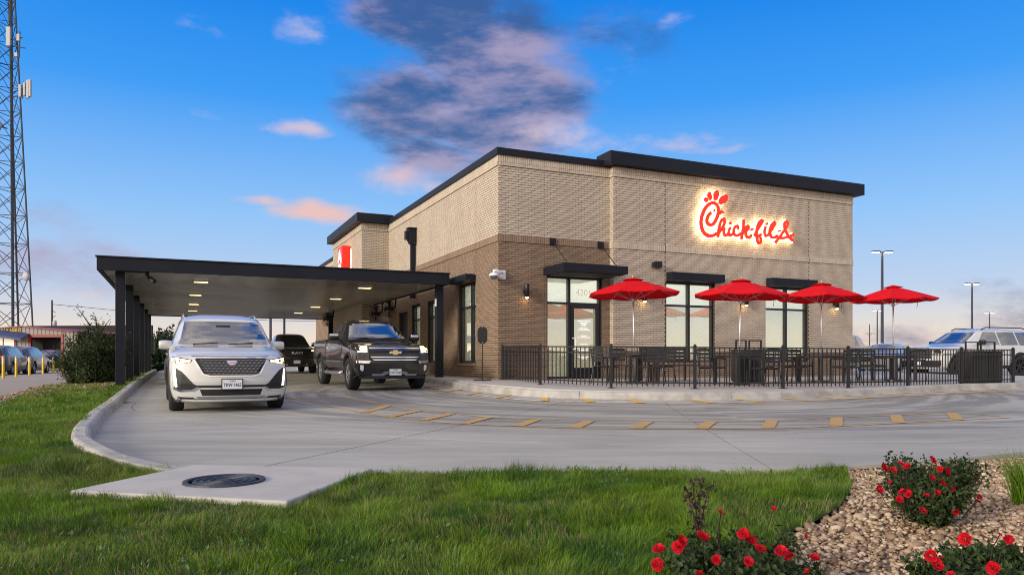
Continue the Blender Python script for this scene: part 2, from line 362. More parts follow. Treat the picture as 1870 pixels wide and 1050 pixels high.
# concrete paving with broom streaks, tyre marks and stains
def drive_mat():
    m = mat('drive_concrete', (0.37, 0.355, 0.34), 0.8, bump=0.12, bscale=150); t = m.node_tree; N = NB(t); b = t.nodes['Principled BSDF']
    co = N.n('ShaderNodeTexCoord').outputs['Object']
    n1 = N.noise(N.v('MULTIPLY', co, (0.35, 1.5, 1)), 1.1, 7, 0.65, 0.6); n2 = N.noise(co, 0.35, 3); n3 = N.noise(co, 40, 4, 0.7)
    f = N.m('ADD', N.mapr(n1, 0.35, 0.68, 0, 0.5), N.mapr(n2, 0.4, 0.65, 0, 0.35)); f = N.m('ADD', f, N.mapr(n3, 0.5, 0.8, 0, 0.25), clamp=True)
    # tyre wear follows the bend of the drive
    pc = N.v('SUBTRACT', co, (3.5, 20.0, 0)); ps = N.n('ShaderNodeSeparateXYZ'); t.links.new(pc, ps.inputs[0])
    rad = N.v('LENGTH', N.v('MULTIPLY', pc, (1, 1, 0))); ang = N.m('ARCTAN2', ps.outputs[0], ps.outputs[1])
    cv_ = N.n('ShaderNodeCombineXYZ'); t.links.new(N.m('MULTIPLY', rad, 1.7), cv_.inputs[0]); t.links.new(N.m('MULTIPLY', ang, 1.3), cv_.inputs[1])
    wear = N.m('MULTIPLY', N.mapr(N.noise(cv_.outputs[0], 1.5, 6, 0.6), 0.40, 0.62), N.m('MULTIPLY', N.mapr(rad, 3.5, 7.0), N.mapr(rad, 12.0, 10.0)))
    f = N.m('ADD', N.m('MULTIPLY', f, 0.8), N.m('MULTIPLY', wear, 0.95), clamp=True)
    spots = N.mapr(N.noise(co, 5.5, 2, 0.5), 0.735, 0.78)
    c = N.mix(f, (0.45, 0.435, 0.375, 1), (0.21, 0.20, 0.172, 1))
    c = N.mix(N.m('MULTIPLY', spots, 0.6), c, (0.10, 0.095, 0.09, 1))
    oi = N.n('ShaderNodeObjectInfo').outputs['Random']
    c = N.mix(N.m('MULTIPLY', oi, 0.25), c, (0.33, 0.315, 0.275, 1))
    t.links.new(c, b.inputs['Base Color'])
    t.links.new(N.mapr(n1, 0.3, 0.7, 0.6, 0.9), b.inputs['Roughness'])
    return m
M['drive'] = drive_mat()
# ================================================================== SETTING
def sheet(name, poly, zf, material, grid=1.0, thick=0.0, parent=None, splits=(), gap=0.0):
    """polygon in plan, cut on a grid, lifted to zf; returns the mesh"""
    bm = bmesh.new()
    bm.faces.new([bm.verts.new((x, y, 0)) for x, y in poly])
    xs = [p[0] for p in poly]; ys = [p[1] for p in poly]
    def cut(co, no):
        g = bm.verts[:] + bm.edges[:] + bm.faces[:]
        bmesh.ops.bisect_plane(bm, geom=g, dist=1e-5, plane_co=co, plane_no=no)
    g_ = grid
    for (px, py, nx, ny) in splits:
        n = Vector((nx, ny, 0)).normalized(); p = Vector((px, py, 0))
        cut(p + n * gap / 2, n); cut(p - n * gap / 2, n)
        dead = [f for f in bm.faces if abs((f.calc_center_median() - p).dot(n)) < gap * 0.49]
        bmesh.ops.delete(bm, geom=dead, context='FACES')
    for ax, (a, b) in ((0, (min(xs), max(xs))), (1, (min(ys), max(ys)))):
        k = a + g_; step = g_
        while k < b:
            cut((k, 0, 0) if ax == 0 else (0, k, 0), (1, 0, 0) if ax == 0 else (0, 1, 0))
            if k > 45: step *= 1.5
            k += step
    for v in bm.verts: v.co.z = zf(v.co.x, v.co.y)
    bmesh.ops.recalc_face_normals(bm, faces=bm.faces[:])
    for f in bm.faces:
        if f.normal.z < 0: f.normal_flip()
    return bm
def bm_obj(name, bm, material, parent=None, smooth=False):
    me = bpy.data.meshes.new(name); bm.to_mesh(me); bm.free()
    if smooth: me.polygons.foreach_set('use_smooth', [True] * len(me.polygons))
    return link(name, me, material, parent)
def skirt(bm, depth):
    es = [e for e in bm.edges if e.is_boundary]
    r = bmesh.ops.extrude_edge_only(bm, edges=es)
    for v in [x for x in r['geom'] if isinstance(x, bmesh.types.BMVert)]: v.co.z -= depth

# far ground to the horizon
mb = MB(); mb.lathe([(0, -0.35), (60, -0.35), (250, -0.35), (1000, -0.35), (5000, -0.35)], n=48)
tag(mb.build('ground', M['far_ground']), 'flat dry ground reaching to the horizon', 'ground', kind='structure')

# kerb on the far side of the drive (by the lawn), inner line
KL = [tuple(L2W(-9.15, t).to_2d()) for t in (24, 20, 16, 12, 8, 4, 0, -3, -6)] + \
     [(-5.05, 9.0), (-4.50, 7.95), (-3.98, 7.12), (-3.45, 6.58), (-3.03, 6.32), (-2.62, 6.16)]
KLs = [v.to_2d() for v in catmull([(x, y, 0) for x, y in KL], 6)]
NE = [(-2.62, 6.16), (-1.19, 5.90), (0.29, 6.06), (1.2, 6.1), (2.07, 6.15), (2.87, 6.32), (3.9, 6.72), (5.05, 7.3), (7.5, 8.6), (12, 11), (20, 15), (40, 25), (120, 60)]
NEs = [v.to_2d() for v in catmull([(x, y, 0) for x, y in NE[:10]], 5)] + [Vector(p) for p in NE[10:]]
J1 = [(-7.6, 15.0), (-6.6, 13.0), (-4.5, 10.8), (-3.3, 9.8), (-1.36, 8.7), (.15, 8.12), (2.73, 7.72), (4.2, 7.85), (6.2, 8.75), (9.0, 10.2), (20, 15.9)]
J1s = [v.to_2d() for v in catmull([(x, y, 0) for x, y in J1], 5)]
road_far = [tuple(L2W(-9.15, 24).to_2d()), tuple(L2W(-9.15, 45).to_2d()), (-30, 150), (120, 150)]
far_w = [(20, 15.9), (40, 25.9)]
drive = thing('drive', None, None); tag(drive, 'curving grey concrete drive around the restaurant', 'drive', kind='structure')
p0 = L2W(-5.2, 0)
def slabs(poly, splits, gap):
    bm = sheet('slab', poly, zr, M['drive'], 1.2, splits=splits, gap=gap)
    # separate into connected slabs
    seen = set(); bm.faces.ensure_lookup_table(); bm.verts.ensure_lookup_table()
    for f0 in bm.faces:
        if f0.index in seen: continue
        st = [f0]; seen.add(f0.index); comp = []
        while st:
            f = st.pop(); comp.append(f)
            for e in f.edges:
                for g in e.link_faces:
                    if g.index not in seen: seen.add(g.index); st.append(g)
        vi = {}; vv = []; ff = []
        for f in comp:
            ids = []
            for v in f.verts:
                if v.index not in vi: vi[v.index] = len(vv); vv.append(v.co.copy())
                ids.append(vi[v.index])
            ff.append(ids)
        b2 = bmesh.new(); nv = [b2.verts.new(c) for c in vv]
        for ids in ff: b2.faces.new([nv[i] for i in ids])
        skirt(b2, 0.05); bm_obj('slab', b2, M['drive'], drive)
    bm.free()
j3a, j3b = Vector((3.1, 15.2)), Vector((2.18, 6.4)); n3 = Vector((j3a.y - j3b.y, -(j3a.x - j3b.x)))
j2a, j2b = Vector((-2.1, 6.3)), Vector((-0.55, 10.6)); n2 = Vector((j2a.y - j2b.y, -(j2a.x - j2b.x)))
g = 0.020
off = lambda pts, d: [Vector(p) + Vector((0, d)) for p in pts]
inner = [tuple(p) for p in KLs if p.y > 14.9] ; inner = [tuple(L2W(-9.15, 45).to_2d())] + inner
poly_main = inner + [tuple(p) for p in off(J1s, .012)] + [(40, 25.9), (120, 62), (120, 150), (-30, 150)]
near_k = [tuple(p) for p in KLs if p.y <= 14.8]
poly_near = near_k + [tuple(p) for p in NEs[1:]][:-2] + [(20, 15.0), (20, 15.8)] + [tuple(p) for p in reversed(off(J1s, -.012))][1:]
cr = [L2W(0, t) for t in (3.0, 7.5, 12.0, 16.5, 21.0, 30)]
sp_main = [(j3b.x, j3b.y, n3.x, n3.y), (j2b.x, j2b.y, n2.x, n2.y)] + [(c.x, c.y, -sa, ca) for c in cr]
slabs(poly_main, sp_main, g)
slabs(poly_near, [(j3b.x, j3b.y, n3.x, n3.y), (j2a.x, j2a.y, n2.x, n2.y)], g)
bm = sheet('joint_bed', [tuple(L2W(-9.4, 45).to_2d())] + [tuple(p) for p in KLs] + [tuple(p) for p in NEs[1:]] + [(120, 150), (-30, 150)], lambda x, y: zr(x, y) - 0.014, None, 1.5)
bm_obj('joint_filler', bm, M['joint'], drive)

# lawn, in front and along the left kerb
lot_edge = [(-6.5, 5.0), (-9.8, 14.2), (-11.6, 18.0), (-13.1, 21.5), (-14.2, 24.5), (-17.5, 32), (-24, 48), (-30, 60)]
def zl(X, Y):
    s, t = W2L(X, Y)
    h = -0.035 + 0.012 * math.sin(X * 2.1 + Y) + 0.012 * math.sin(Y * 3.3 - X * 1.7)
    if X < -2 and Y > 5.2:
        d = max(0.0, -9.3 - s) if Y > 8.5 else 0.3
        k = min(1, (Y - 5.2) / 1.8) * min(1, max(0, (-2.95 - X) / .7)) if Y < 7.5 else 1
        h = h * (1 - k) + k * (zr(X, Y) + 0.10 - 0.035 * min(d, 3))
    return h
outer = [Vector(p) for p in KLs]
lawn_poly = [tuple(p) for p in lot_edge[::-1]] + [(-9.0, 3.0), (-9.0, -4), (3, -4), (3, 0.5), (0.85, 1.0), (0.95, 2.5), (1.12, 3.34), (1.44, 3.95), (1.69, 4.2), (2.04, 4.64), (2.40, 5.25), (2.68, 5.9), (2.87, 6.36)]
lawn_poly += [tuple(p) for p in reversed(NEs) if p.x < 2.85 and p.x > -2.6]
KLo = []
for i, p in enumerate(KLs):
    d_ = (KLs[min(i + 1, len(KLs) - 1)] - KLs[max(i - 1, 0)]).normalized(); KLo.append(p - Vector((-d_.y, d_.x)) * 0.10)
lawn_poly += [tuple(Vector(p)) for p in reversed(KLo)][:-6]
lawn_poly += [tuple(L2W(-9.4, 42).to_2d())]
bm = sheet('lawn', lawn_poly, zl, None, 0.35)
lawn = bm_obj('lawn', bm, M['soil'], None, True); tag(lawn, 'green lawn between the drive and the camera', 'lawn', kind='structure')
# neighbouring parking lot on the left
bm = sheet('parking_lot', [(x, y) for x, y in lot_edge] + [(-35, 150), (-150, 150), (-150, -5), (-9.1, -5), (-9.1, 3)], lambda x, y: zr(x, y) - 0.01 - (0.02 if y < 30 else 0), None, 4.0)
tag(bm_obj('parking_lot', bm, M['lot']), 'tan concrete car park of the neighbouring shop', 'car park', kind='structure')
# rock bed on the right
RB = [(2.87, 6.34), (2.68, 5.9), (2.40, 5.25), (2.04, 4.64), (1.69, 4.2), (1.44, 3.95), (1.12, 3.34), (0.95, 2.5), (0.85, 1.0), (3, 0.5), (9, 2), (12, 8), (12, 10.9), (7.5, 8.52), (5.05, 7.22), (3.9, 6.64)]
def zb(X, Y): return -0.052 + 0.010 * math.sin(X * 2.3) * math.sin(Y * 1.9)
bm = sheet('rock_bed', RB, zb, None, 0.5)
rock_bed = bm_obj('rock_bed', bm, M['gravel_base'], None, True); tag(rock_bed, 'bed of tan river pebbles beside the drive', 'rock bed', kind='structure')
# plastic edging between the lawn end and the drive
mb = MB(); mb.tube([(2.80, 6.26, -0.06), (3.2, 6.36, -0.05), (3.6, 6.52, -0.06), (4.0, 6.70, -0.08)], 0.022, 6)
tag(mb.build('edging_strip', M['edging']), 'black plastic edging strip poking out of the pebbles at the lawn corner', 'edging')

def kerb(name, line, height, width, zf, label, seg=2.6, taper=0, pan=0.0, sign=1):
    """extrude a rounded kerb profile along a plan line in separate sections"""
    root = thing(name, label, 'kerb'); root['kind'] = 'structure'
    pts = [Vector(p) for p in line]; cum = [0]
    for a, b in zip(pts, pts[1:]): cum.append(cum[-1] + (b - a).length)
    def at(d):
        d = min(max(d, 0), cum[-1] - 1e-6)
        i = max(k for k in range(len(cum)) if cum[k] <= d); i = min(i, len(pts) - 2)
        t = (d - cum[i]) / (cum[i + 1] - cum[i]); p = pts[i].lerp(pts[i + 1], t)
        q0 = pts[max(i - 1, 0)].lerp(pts[i], 0.5 if i else 0); d_ = (pts[min(i + 2, len(pts) - 1)] - pts[max(i - 1, 0)]).normalized()
        return p, Vector((-d_.y, d_.x)) * sign
    d = 0.0; total = cum[-1]
    while d < total - 0.05:
        e = min(d + seg * random.uniform(0.9, 1.1), total); n = max(2, int((e - d) / 0.25) + 1); rows = []
        for k in range(n + 1):
            x = d + 0.005 + (e - d - 0.010) * k / n
            p, nn = at(x); h = height
            if taper and total - x < taper: h = height * max(0.04, (total - x) / taper)
            z0 = zf(p.x, p.y); row = []
            prof = [(-0.02, -0.08), (0.0, 0.0), (0.018, h * 0.75), (0.04, h * 0.95), (0.065, h), (width - 0.03, h), (width - 0.005, h * 0.93), (width, h * 0.8), (width, -0.08)]
            if pan: prof = [(-pan, -0.08), (-pan, 0.006), (-0.03, 0.028), (0.0, 0.045)] + prof[2:]
            for (o_, hz) in prof: row.append((p.x + nn.x * o_, p.y + nn.y * o_, z0 + hz))
            rows.append(row)
        m_ = len(rows[0]); mb = MB()
        fs = [(i * m_ + j, i * m_ + j + 1, (i + 1) * m_ + j + 1, (i + 1) * m_ + j) for i in range(n) for j in range(m_ - 1)]
        fs += [tuple(range(m_)), tuple(n * m_ + j for j in range(m_ - 1, -1, -1))]
        mb.add([v for r_ in rows for v in r_], fs)
        o = mb.build('kerb_section', M['concrete_kerb'], root, smooth=False)
        bm = bmesh.new(); bm.from_mesh(o.data); bmesh.ops.recalc_face_normals(bm, faces=bm.faces[:]); bm.to_mesh(o.data); bm.free()
        d = e
    return root
kerb('lawn_kerb', [tuple(p) for p in KLs], 0.15, 0.19, zr, 'rounded concrete kerb between the lawn and the drive', taper=1.5, sign=-1)

# patio: pavement, kerb with gutter pan
PCW = [(800, 692), (860, 700), (940, 707), (1000, 711), (1116, 714), (1270, 716), (1430, 714), (1549, 711), (1658, 708), (1756, 705), (1870, 703)]
pcl = [tuple(L2W(-1.25, t).to_2d()) for t in (30, 12, 5)] + [tuple(G(u, v, zp).to_2d()) for u, v in PCW] + [tuple(L2W(16.0, -5.6).to_2d()), tuple(L2W(20.0, -5.6).to_2d())]
PK = [v.to_2d() for v in catmull([(x, y, 0) for x, y in pcl], 6)]
kerb('patio_kerb', [tuple(p) for p in PK], 0.185, 0.16, lambda x, y: zr(x, y), 'pale concrete kerb and gutter around the patio', seg=3.0, pan=0.45, sign=1)
inn = []
for i, p in enumerate(PK):
    d_ = (PK[min(i + 1, len(PK) - 1)] - PK[max(i - 1, 0)]).normalized(); inn.append(p + Vector((-d_.y, d_.x)) * 0.165)
poly = [tuple(p) for p in inn] + [tuple(L2W(20, 4).to_2d()), tuple(L2W(13.6, 4).to_2d()), tuple(L2W(13.6, 0.4).to_2d()), tuple(L2W(0.2, 0.4).to_2d()), tuple(L2W(0.2, 30).to_2d())]
bm = sheet('patio', poly, lambda x, y: min(zp(x, y), zr(x, y) + 0.30) if W2L(x, y)[1] < 1 else zr(x, y) + 0.19, None, 1.5); skirt(bm, 0.2)
tag(bm_obj('patio', bm, M['concrete_pale']), 'pale concrete patio pavement along the restaurant', 'pavement', kind='structure')

# painted markings ------------------------------------------------------
LOW = [(523.6, 725.5), (595.5, 740), (675, 756), (736.7, 764.7), (801, 771), (865, 775), (960, 779), (1050, 782), (1161, 782.9), (1273.7, 783.4), (1420, 782), (1525.7, 778.5), (1638.8, 772.5), (1746.8, 767.2), (1844.8, 762.4)]
UPP = [(526, 705), (582.7, 718.5), (646.8, 729.3), (711, 740.9), (767.5, 749.8), (826.5, 755.7), (890.7, 761.9), (960, 764.7), (1068, 768.6), (1181, 769.8), (1294, 769.8), (1410, 768.3), (1528, 762.4), (1631, 758.4), (1734, 754.4), (1827, 760.4)]
RUNG = [((664.8, 753.5), (708, 741)), ((712, 761), (765, 749.8)), ((770, 768), (824, 756)), ((847, 774), (891, 762.7)), ((945, 778.8), (978.5, 766.5)), ((1050, 781.5), (1076, 769)), ((1161, 782.5), (1184, 770)), ((1281, 783), (1299, 770)), ((1402, 782), (1410, 768.5)), ((1527, 778), (1528, 763)), ((1642, 772.5), (1635, 758)), ((1749, 767), (1738, 754.5))]
lane = thing('lane_marking', 'yellow ladder-striped lane marking curving across the drive', 'marking'); lane['kind'] = 'structure'
def stripe(pts, w, name, parent, zoff=0.005, zf=zr):
    pts = [Vector(p) for p in pts]; mb = MB(); vv = []
    for i, p in enumerate(pts):
        d_ = (pts[min(i + 1, len(pts) - 1)] - pts[max(i - 1, 0)]).normalized(); n = Vector((-d_.y, d_.x)) * w / 2
        for q in (p - n, p + n): vv.append((q.x, q.y, zf(q.x, q.y) + zoff))
    mb.add(vv, [(2 * i, 2 * i + 2, 2 * i + 3, 2 * i + 1) for i in range(len(pts) - 1)])
    return mb.build(name, M['yellow_paint'], parent)
gp = lambda uv: tuple(G(uv[0], uv[1], zr).to_2d())
ext = L2W(-5.35, 12).to_2d(); ext2 = L2W(-5.0, 12).to_2d()
low_w = [gp(p) for p in LOW]; upp_w = [gp(p) for p in UPP]
cl = lambda pts: [tuple(v.to_2d()) for v in catmull([(x, y, 0) for x, y in pts], 6)]
stripe(cl(low_w), 0.085, 'line', lane); stripe(cl(upp_w), 0.07, 'line', lane)
for a, b in RUNG:
    A, B = Vector(gp(a)), Vector(gp(b)); n_ = max(2, int((B - A).length / 0.4))
    stripe([A.lerp(B, k / n_) for k in range(n_ + 1)], 0.17, 'rung', lane, 0.009)
tk = thing('kerb_marking', 'row of short yellow paint bars along the patio gutter', 'marking'); tk['kind'] = 'structure'
cum = 0; nxt = 0.5
for i in range(len(PK) - 1):
    a, b = PK[i], PK[i + 1]; L_ = (b - a).length
    if W2L(a.x, a.y)[1] > 3 or W2L(a.x, a.y)[0] > 15: continue
    cum += L_
    if cum > nxt:
        nxt = cum + 0.9; d_ = (b - a).normalized(); n = Vector((-d_.y, d_.x)); q = a + d_ * random.uniform(-.1, .1)
        mb = MB(); vv = []
        for o_, h in ((-0.56, 0.010), (-0.455, 0.016), (-0.25, 0.028), (-0.10, 0.036), (-0.035, 0.046)):
            k = -0.25 - o_
            for s_ in (-0.08, 0.08):
                c = q + n * o_ + d_ * (s_ + k * 0.5); vv.append((c.x, c.y, zr(q.x + n.x * o_, q.y + n.y * o_) + h))
        mb.add(vv, [(2 * i_, 2 * i_ + 1, 2 * i_ + 3, 2 * i_ + 2) for i_ in range(4)])
        mb.build('bar', M['yellow_fresh'], tk)
gl = []
for i, p in enumerate(PK):
    if W2L(p.x, p.y)[1] < 2 and W2L(p.x, p.y)[0] < 16:
        d_ = (PK[i + 1] - PK[i - 1]).normalized(); gl.append(p - Vector((-d_.y, d_.x)) * 0.52)
stripe(gl, 0.05, 'line', tk, 0.006)

# inlet pad with cast-iron cover -----------------------------------------
pad = [(-2.98, 5.0), (-2.68, 6.24), (-1.13, 6.02), (-1.40, 4.62)]
pd = thing('inlet_pad', 'pale concrete slab holding the round drain cover in the lawn', 'slab', (-2.1, 5.4, 0))
mb = MB(); mb.prism([(x + 2.1, y - 5.4) for x, y in pad], -0.16, 0.012); mb.build('slab', M['concrete_pale'], pd, bevel=0.012)
cv = thing('drain_cover', 'round cast-iron drain cover set in the pale concrete slab', 'drain cover', (-2.08, 5.37, 0.012)); cv.scale = (.86, .86, 1)
mb = MB(); mb.lathe([(0, 0.006), (0.255, 0.006), (0.255, 0.0), (0.285, 0.0), (0.29, 0.014), (0.325, 0.014), (0.33, 0.0)], n=40); mb.build('frame', M['cast_iron'], cv)
for k, r in enumerate((0.06, 0.12, 0.18, 0.235)):
    mb = MB(); mb.lathe([(r - 0.013, 0.005), (r - 0.010, 0.013), (r + 0.010, 0.013), (r + 0.013, 0.005)], n=36); mb.build('ridge', M['cast_iron'], cv)
mb = MB(); mb.box(-0.05, 0.05, -0.012, 0.012, 0.006, 0.018); mb.build('lift_bar', M['cast_iron'], cv)
# ================================================================== RESTAURANT
BLD = thing('restaurant_building', 'tan and brown brick restaurant with dark flat cornices', 'restaurant', (CX, CY, 0), TH)
Z_BASE, Z_WT, Z_B0, Z_B1, Z_M0, Z_M1, Z_M2 = 0.20, 1.16, 4.19, 4.40, 6.31, 6.415, 6.62
class Wall:
    def __init__(s, O, d, n, L): s.O, s.d, s.n, s.L = Vector((*O, 0)), Vector((*d, 0)), Vector((*n, 0)), L
    def p(s, a, z, off=0.0): q = s.O + s.d * a + s.n * off; return (q.x, q.y, z)
    def box(s, mb, a0, a1, z0, z1, o0, o1):
        P_ = [s.p(a, z, o) for z in (z0, z1) for (a, o) in ((a0, o1), (a1, o1), (a1, o0), (a0, o0))]
        return mb.add(P_, [(0, 3, 2, 1), (4, 5, 6, 7), (0, 1, 5, 4), (1, 2, 6, 5), (2, 3, 7, 6), (3, 0, 4, 7)])
W_FR = Wall((0, 0), (1, 0), (0, -1), 3.62)
W_PR = Wall((3.62, -0.2), (1, 0), (0, -1), 13.41)
W_PR.L = 13.41 - 3.62 + 0.0
W_LF = Wall((0, 0), (0, 1), (-1, 0), 11.84)
W_PF = Wall((-1.15, 11.84), (1, 0), (0, -1), 1.15)
W_PL = Wall((-1.15, 11.84), (0, 1), (-1, 0), 6.3)
W_LB = Wall((0, 18.14), (0, 1), (-1, 0), 12.0)
W_RT = Wall((3.62, -0.2), (0, 1), (-1, 0), 0.2)
OPEN = {W_FR: [(1.50, 3.34, 0.3, 3.32)], W_PR: [(5.50 - 3.62, 7.37 - 3.62, 0.82, 3.30), (9.46 - 3.62, 11.34 - 3.62, 0.82, 3.30)],
        W_LF: [(1.73, 3.21, 0.80, 3.26), (4.75, 6.45, 0.80, 2.95), (7.35, 8.45, 0.80, 2.95), (9.0, 10.2, 0.3, 2.75)], W_PF: [], W_PL: [(1.4, 3.0, 1.2, 2.6)], W_LB: [], W_RT: []}
BR_L, BR_H, BR_G, HJ = 0.2032, 0.0677, 0.0145, 0.0105
bricks = {'light': [], 'dark': []}; singles = []
def lay(wl, z0, z1, tone, opens, joints=(), proud=0.006, soldier=False, a0=0.0, a1=None, pick=False):
    a1 = wl.L if a1 is None else a1
    pw, ph = (BR_H, z1 - z0) if soldier else (BR_L, BR_H)
    rows = 1 if soldier else max(1, round((z1 - z0) / ph)); h = (z1 - z0) / rows
    for r_ in range(rows):
        za, zb_ = z0 + r_ * h + BR_G / 2, z0 + (r_ + 1) * h - BR_G / 2; zm = (za + zb_) / 2
        cuts = [(o[0], o[1]) for o in opens if o[2] - 0.02 < zm < o[3] + 0.02] + [(j - 0.007, j + 0.007) for j in joints]
        x = a0 - (0 if (r_ % 2 == 0 or soldier) else pw / 2)
        while x < a1 - 0.01:
            segs = [(max(x + HJ / 2, a0), min(x + pw - HJ / 2, a1))]
            for (c0, c1) in cuts:
                ns = []
                for (p0_, p1_) in segs:
                    if c1 <= p0_ or c0 >= p1_: ns.append((p0_, p1_)); continue
                    if c0 - p0_ > 0.02: ns.append((p0_, c0))
                    if p1_ - c1 > 0.02: ns.append((c1, p1_))
                segs = ns
            for (p0_, p1_) in segs:
                if p1_ - p0_ > 0.015:
                    rec = (wl, p0_, p1_, za, zb_, proud + random.uniform(-0.0015, 0.0015))
                    if pick and abs((p1_ - p0_) - (BR_L - HJ)) < 1e-4:
                        c = L2W(*(wl.p((p0_ + p1_) / 2, 0)[:2])); singles.append((c.length + 0.2 * abs(zm - 1.0), rec, tone))
                    else: bricks[tone].append(rec)
            x += pw
JT = {W_FR: (1.42,), W_PR: (1.86, 7.75), W_LF: (1.70, 8.6), W_PF: (), W_PL: (), W_LB: (), W_RT: ()}
for wl in (W_FR, W_PR, W_LF, W_PF, W_PL, W_LB, W_RT):
    op, jt = OPEN[wl], JT[wl]; pr = wl in (W_PR, W_PF, W_PL, W_RT)
    near = wl in (W_FR, W_LF)
    lay(wl, Z_BASE, Z_WT, 'dark', op, jt, 0.022, pick=near)
    lay(wl, Z_WT, Z_B0, 'light' if pr else 'dark', op, jt, pick=(wl is W_FR))
    lay(wl, Z_B0, Z_B1, 'light' if pr else 'dark', op, jt, 0.034, True)
    lay(wl, Z_B1, Z_M0, 'light', op, jt)
    lay(wl, Z_M0, Z_M1, 'light', op, (), 0.040, True)
    lay(wl, Z_M1, Z_M2, 'light', op, (), 0.022, True)
# sills of brick under the windows
for wl, lst in OPEN.items():
    for (p0_, p1_, z0, z1) in lst:
        if z0 > 0.5: lay(wl, z0 - 0.10, z0 - 0.004, 'dark', [], (), 0.06, True, p0_ - 0.05, p1_ + 0.02)
singles.sort(key=lambda t: t[0])
for (_, rec, tone) in singles[300:]: bricks[tone].append(rec)
def brick_mesh(recs, name):
    V = []; F = []
    for (wl, p0_, p1_, z0, z1, pr) in recs:
        k = len(V)
        for (a, z) in ((p0_, z0), (p1_, z0), (p1_, z1), (p0_, z1)): V.append(wl.p(a, z, -0.002))
        for (a, z) in ((p0_, z0), (p1_, z0), (p1_, z1), (p0_, z1)): V.append(wl.p(a, z, pr))
        F += [(k + 4, k + 5, k + 6, k + 7), (k, k + 1, k + 5, k + 4), (k + 1, k + 2, k + 6, k + 5), (k + 2, k + 3, k + 7, k + 6), (k + 3, k, k + 4, k + 7)]
    return np_mesh(name, V, F)
for tone in ('light', 'dark'):
    o = link('brickwork', brick_mesh(bricks[tone], 'brickwork'), M['brick_' + tone], BLD)
    o['kind'] = 'stuff'; o['label'] = ('pale tan' if tone == 'light' else 'brown') + ' bricks of the restaurant walls'
shared = {}
for (_, (wl, p0_, p1_, z0, z1, pr), tone) in singles[:300]:
    key = (id(wl), tone, round(pr, 2), round(z1 - z0, 4))
    hl, hh = (BR_L - HJ) / 2, (z1 - z0) / 2
    if key not in shared:
        w0 = Wall((0, 0), tuple(wl.d.to_2d()), tuple(wl.n.to_2d()), 1)
        me = brick_mesh([(w0, -hl, hl, -hh, hh, pr)], 'brick'); me.materials.append(M['brick_' + tone]); shared[key] = me
    o = bpy.data.objects.new('brick', shared[key]); COL.objects.link(o); o.parent = BLD; o.location = wl.p((p0_ + p1_) / 2, (z0 + z1) / 2)
# backing walls with openings
def backing(wl, z0, z1, tone, opens, depth=0.30):
    mb = MB(); xs = sorted({0.0, wl.L} | {o[0] for o in opens} | {o[1] for o in opens})
    for a, b in zip(xs, xs[1:]):
        m_ = (a + b) / 2; zz = [(z0, z1)]
        for o in opens:
            if o[0] < m_ < o[1]:
                nz = []
                for (c, d) in zz:
                    if o[3] <= c or o[2] >= d: nz.append((c, d)); continue
                    if o[2] > c: nz.append((c, o[2]))
                    if o[3] < d: nz.append((o[3], d))
                zz = nz
        for (c, d) in zz: wl.box(mb, a, b, c, d, -depth, 0.0)
    mb.build('wall', M['mortar_' + tone], BLD)
for wl in (W_FR, W_LF, W_LB):
    backing(wl, 0.1, Z_B0, 'dark', OPEN[wl]); backing(wl, Z_B0, 6.62, 'light', [])
backing(W_PR, 0.1, 6.65, 'light', OPEN[W_PR]); backing(W_PF, 0.1, 6.65, 'light', [], 0.28); backing(W_PL, 0.1, 6.65, 'light', OPEN[W_PL], 0.28)
mb = MB(); mb.box(13.11, 13.41, 0.11, 30, 0.1, 6.65); mb.box(0.3, 13.1, 29.8, 30.1, 0.1, 6.6); mb.build('wall', M['mortar_light'], BLD)
mb = MB(); mb.box(0.05, 13.3, 0.1, 30.0, 6.2, 6.35); mb.build('roof', M['metal_dark'], BLD)
mb = MB(); mb.box(0.31, 13.1, 0.31, 29.7, 0.30, 0.335); mb.build('floor', M['concrete'], BLD)
mb = MB(); mb.box(0.32, 13.08, 6.0, 6.1, 0.34, 6.1); mb.box(5.4, 5.5, 0.34, 5.9, 0.34, 6.1); mb.build('partition', M['inside_wall'], BLD)
mb = MB(); mb.box(0.32, 13.08, 0.32, 6.0, 3.55, 3.6); mb.build('ceiling', M['inside_wall'], BLD)
# cornices
def cornice(x0, x1, y0, y1, z0, z1):
    mb = MB(); mb.box(x0, x1, y0, y1, z0, z1); return mb.build('cornice', M['metal_dark'], BLD, bevel=0.008)
cornice(-0.08, 3.50, -0.08, 0.30, 6.605, 6.80)
cornice(-0.081, 0.30, 0.302, 11.60, 6.603, 6.799)
cornice(3.36, 13.70, -0.46, 0.35, 6.63, 7.01)
cornice(-1.41, 0.12, 11.58, 18.40, 6.62, 6.99)
cornice(-0.081, 0.30, 18.42, 30.2, 6.605, 6.80)
mb = MB()
for t in (13.4, 15.2, 17.0): mb.box(-1.4135, -1.409, t, t + 0.012, 6.625, 6.985)
mb.build('cornice_seam', M['black_matte'], BLD)
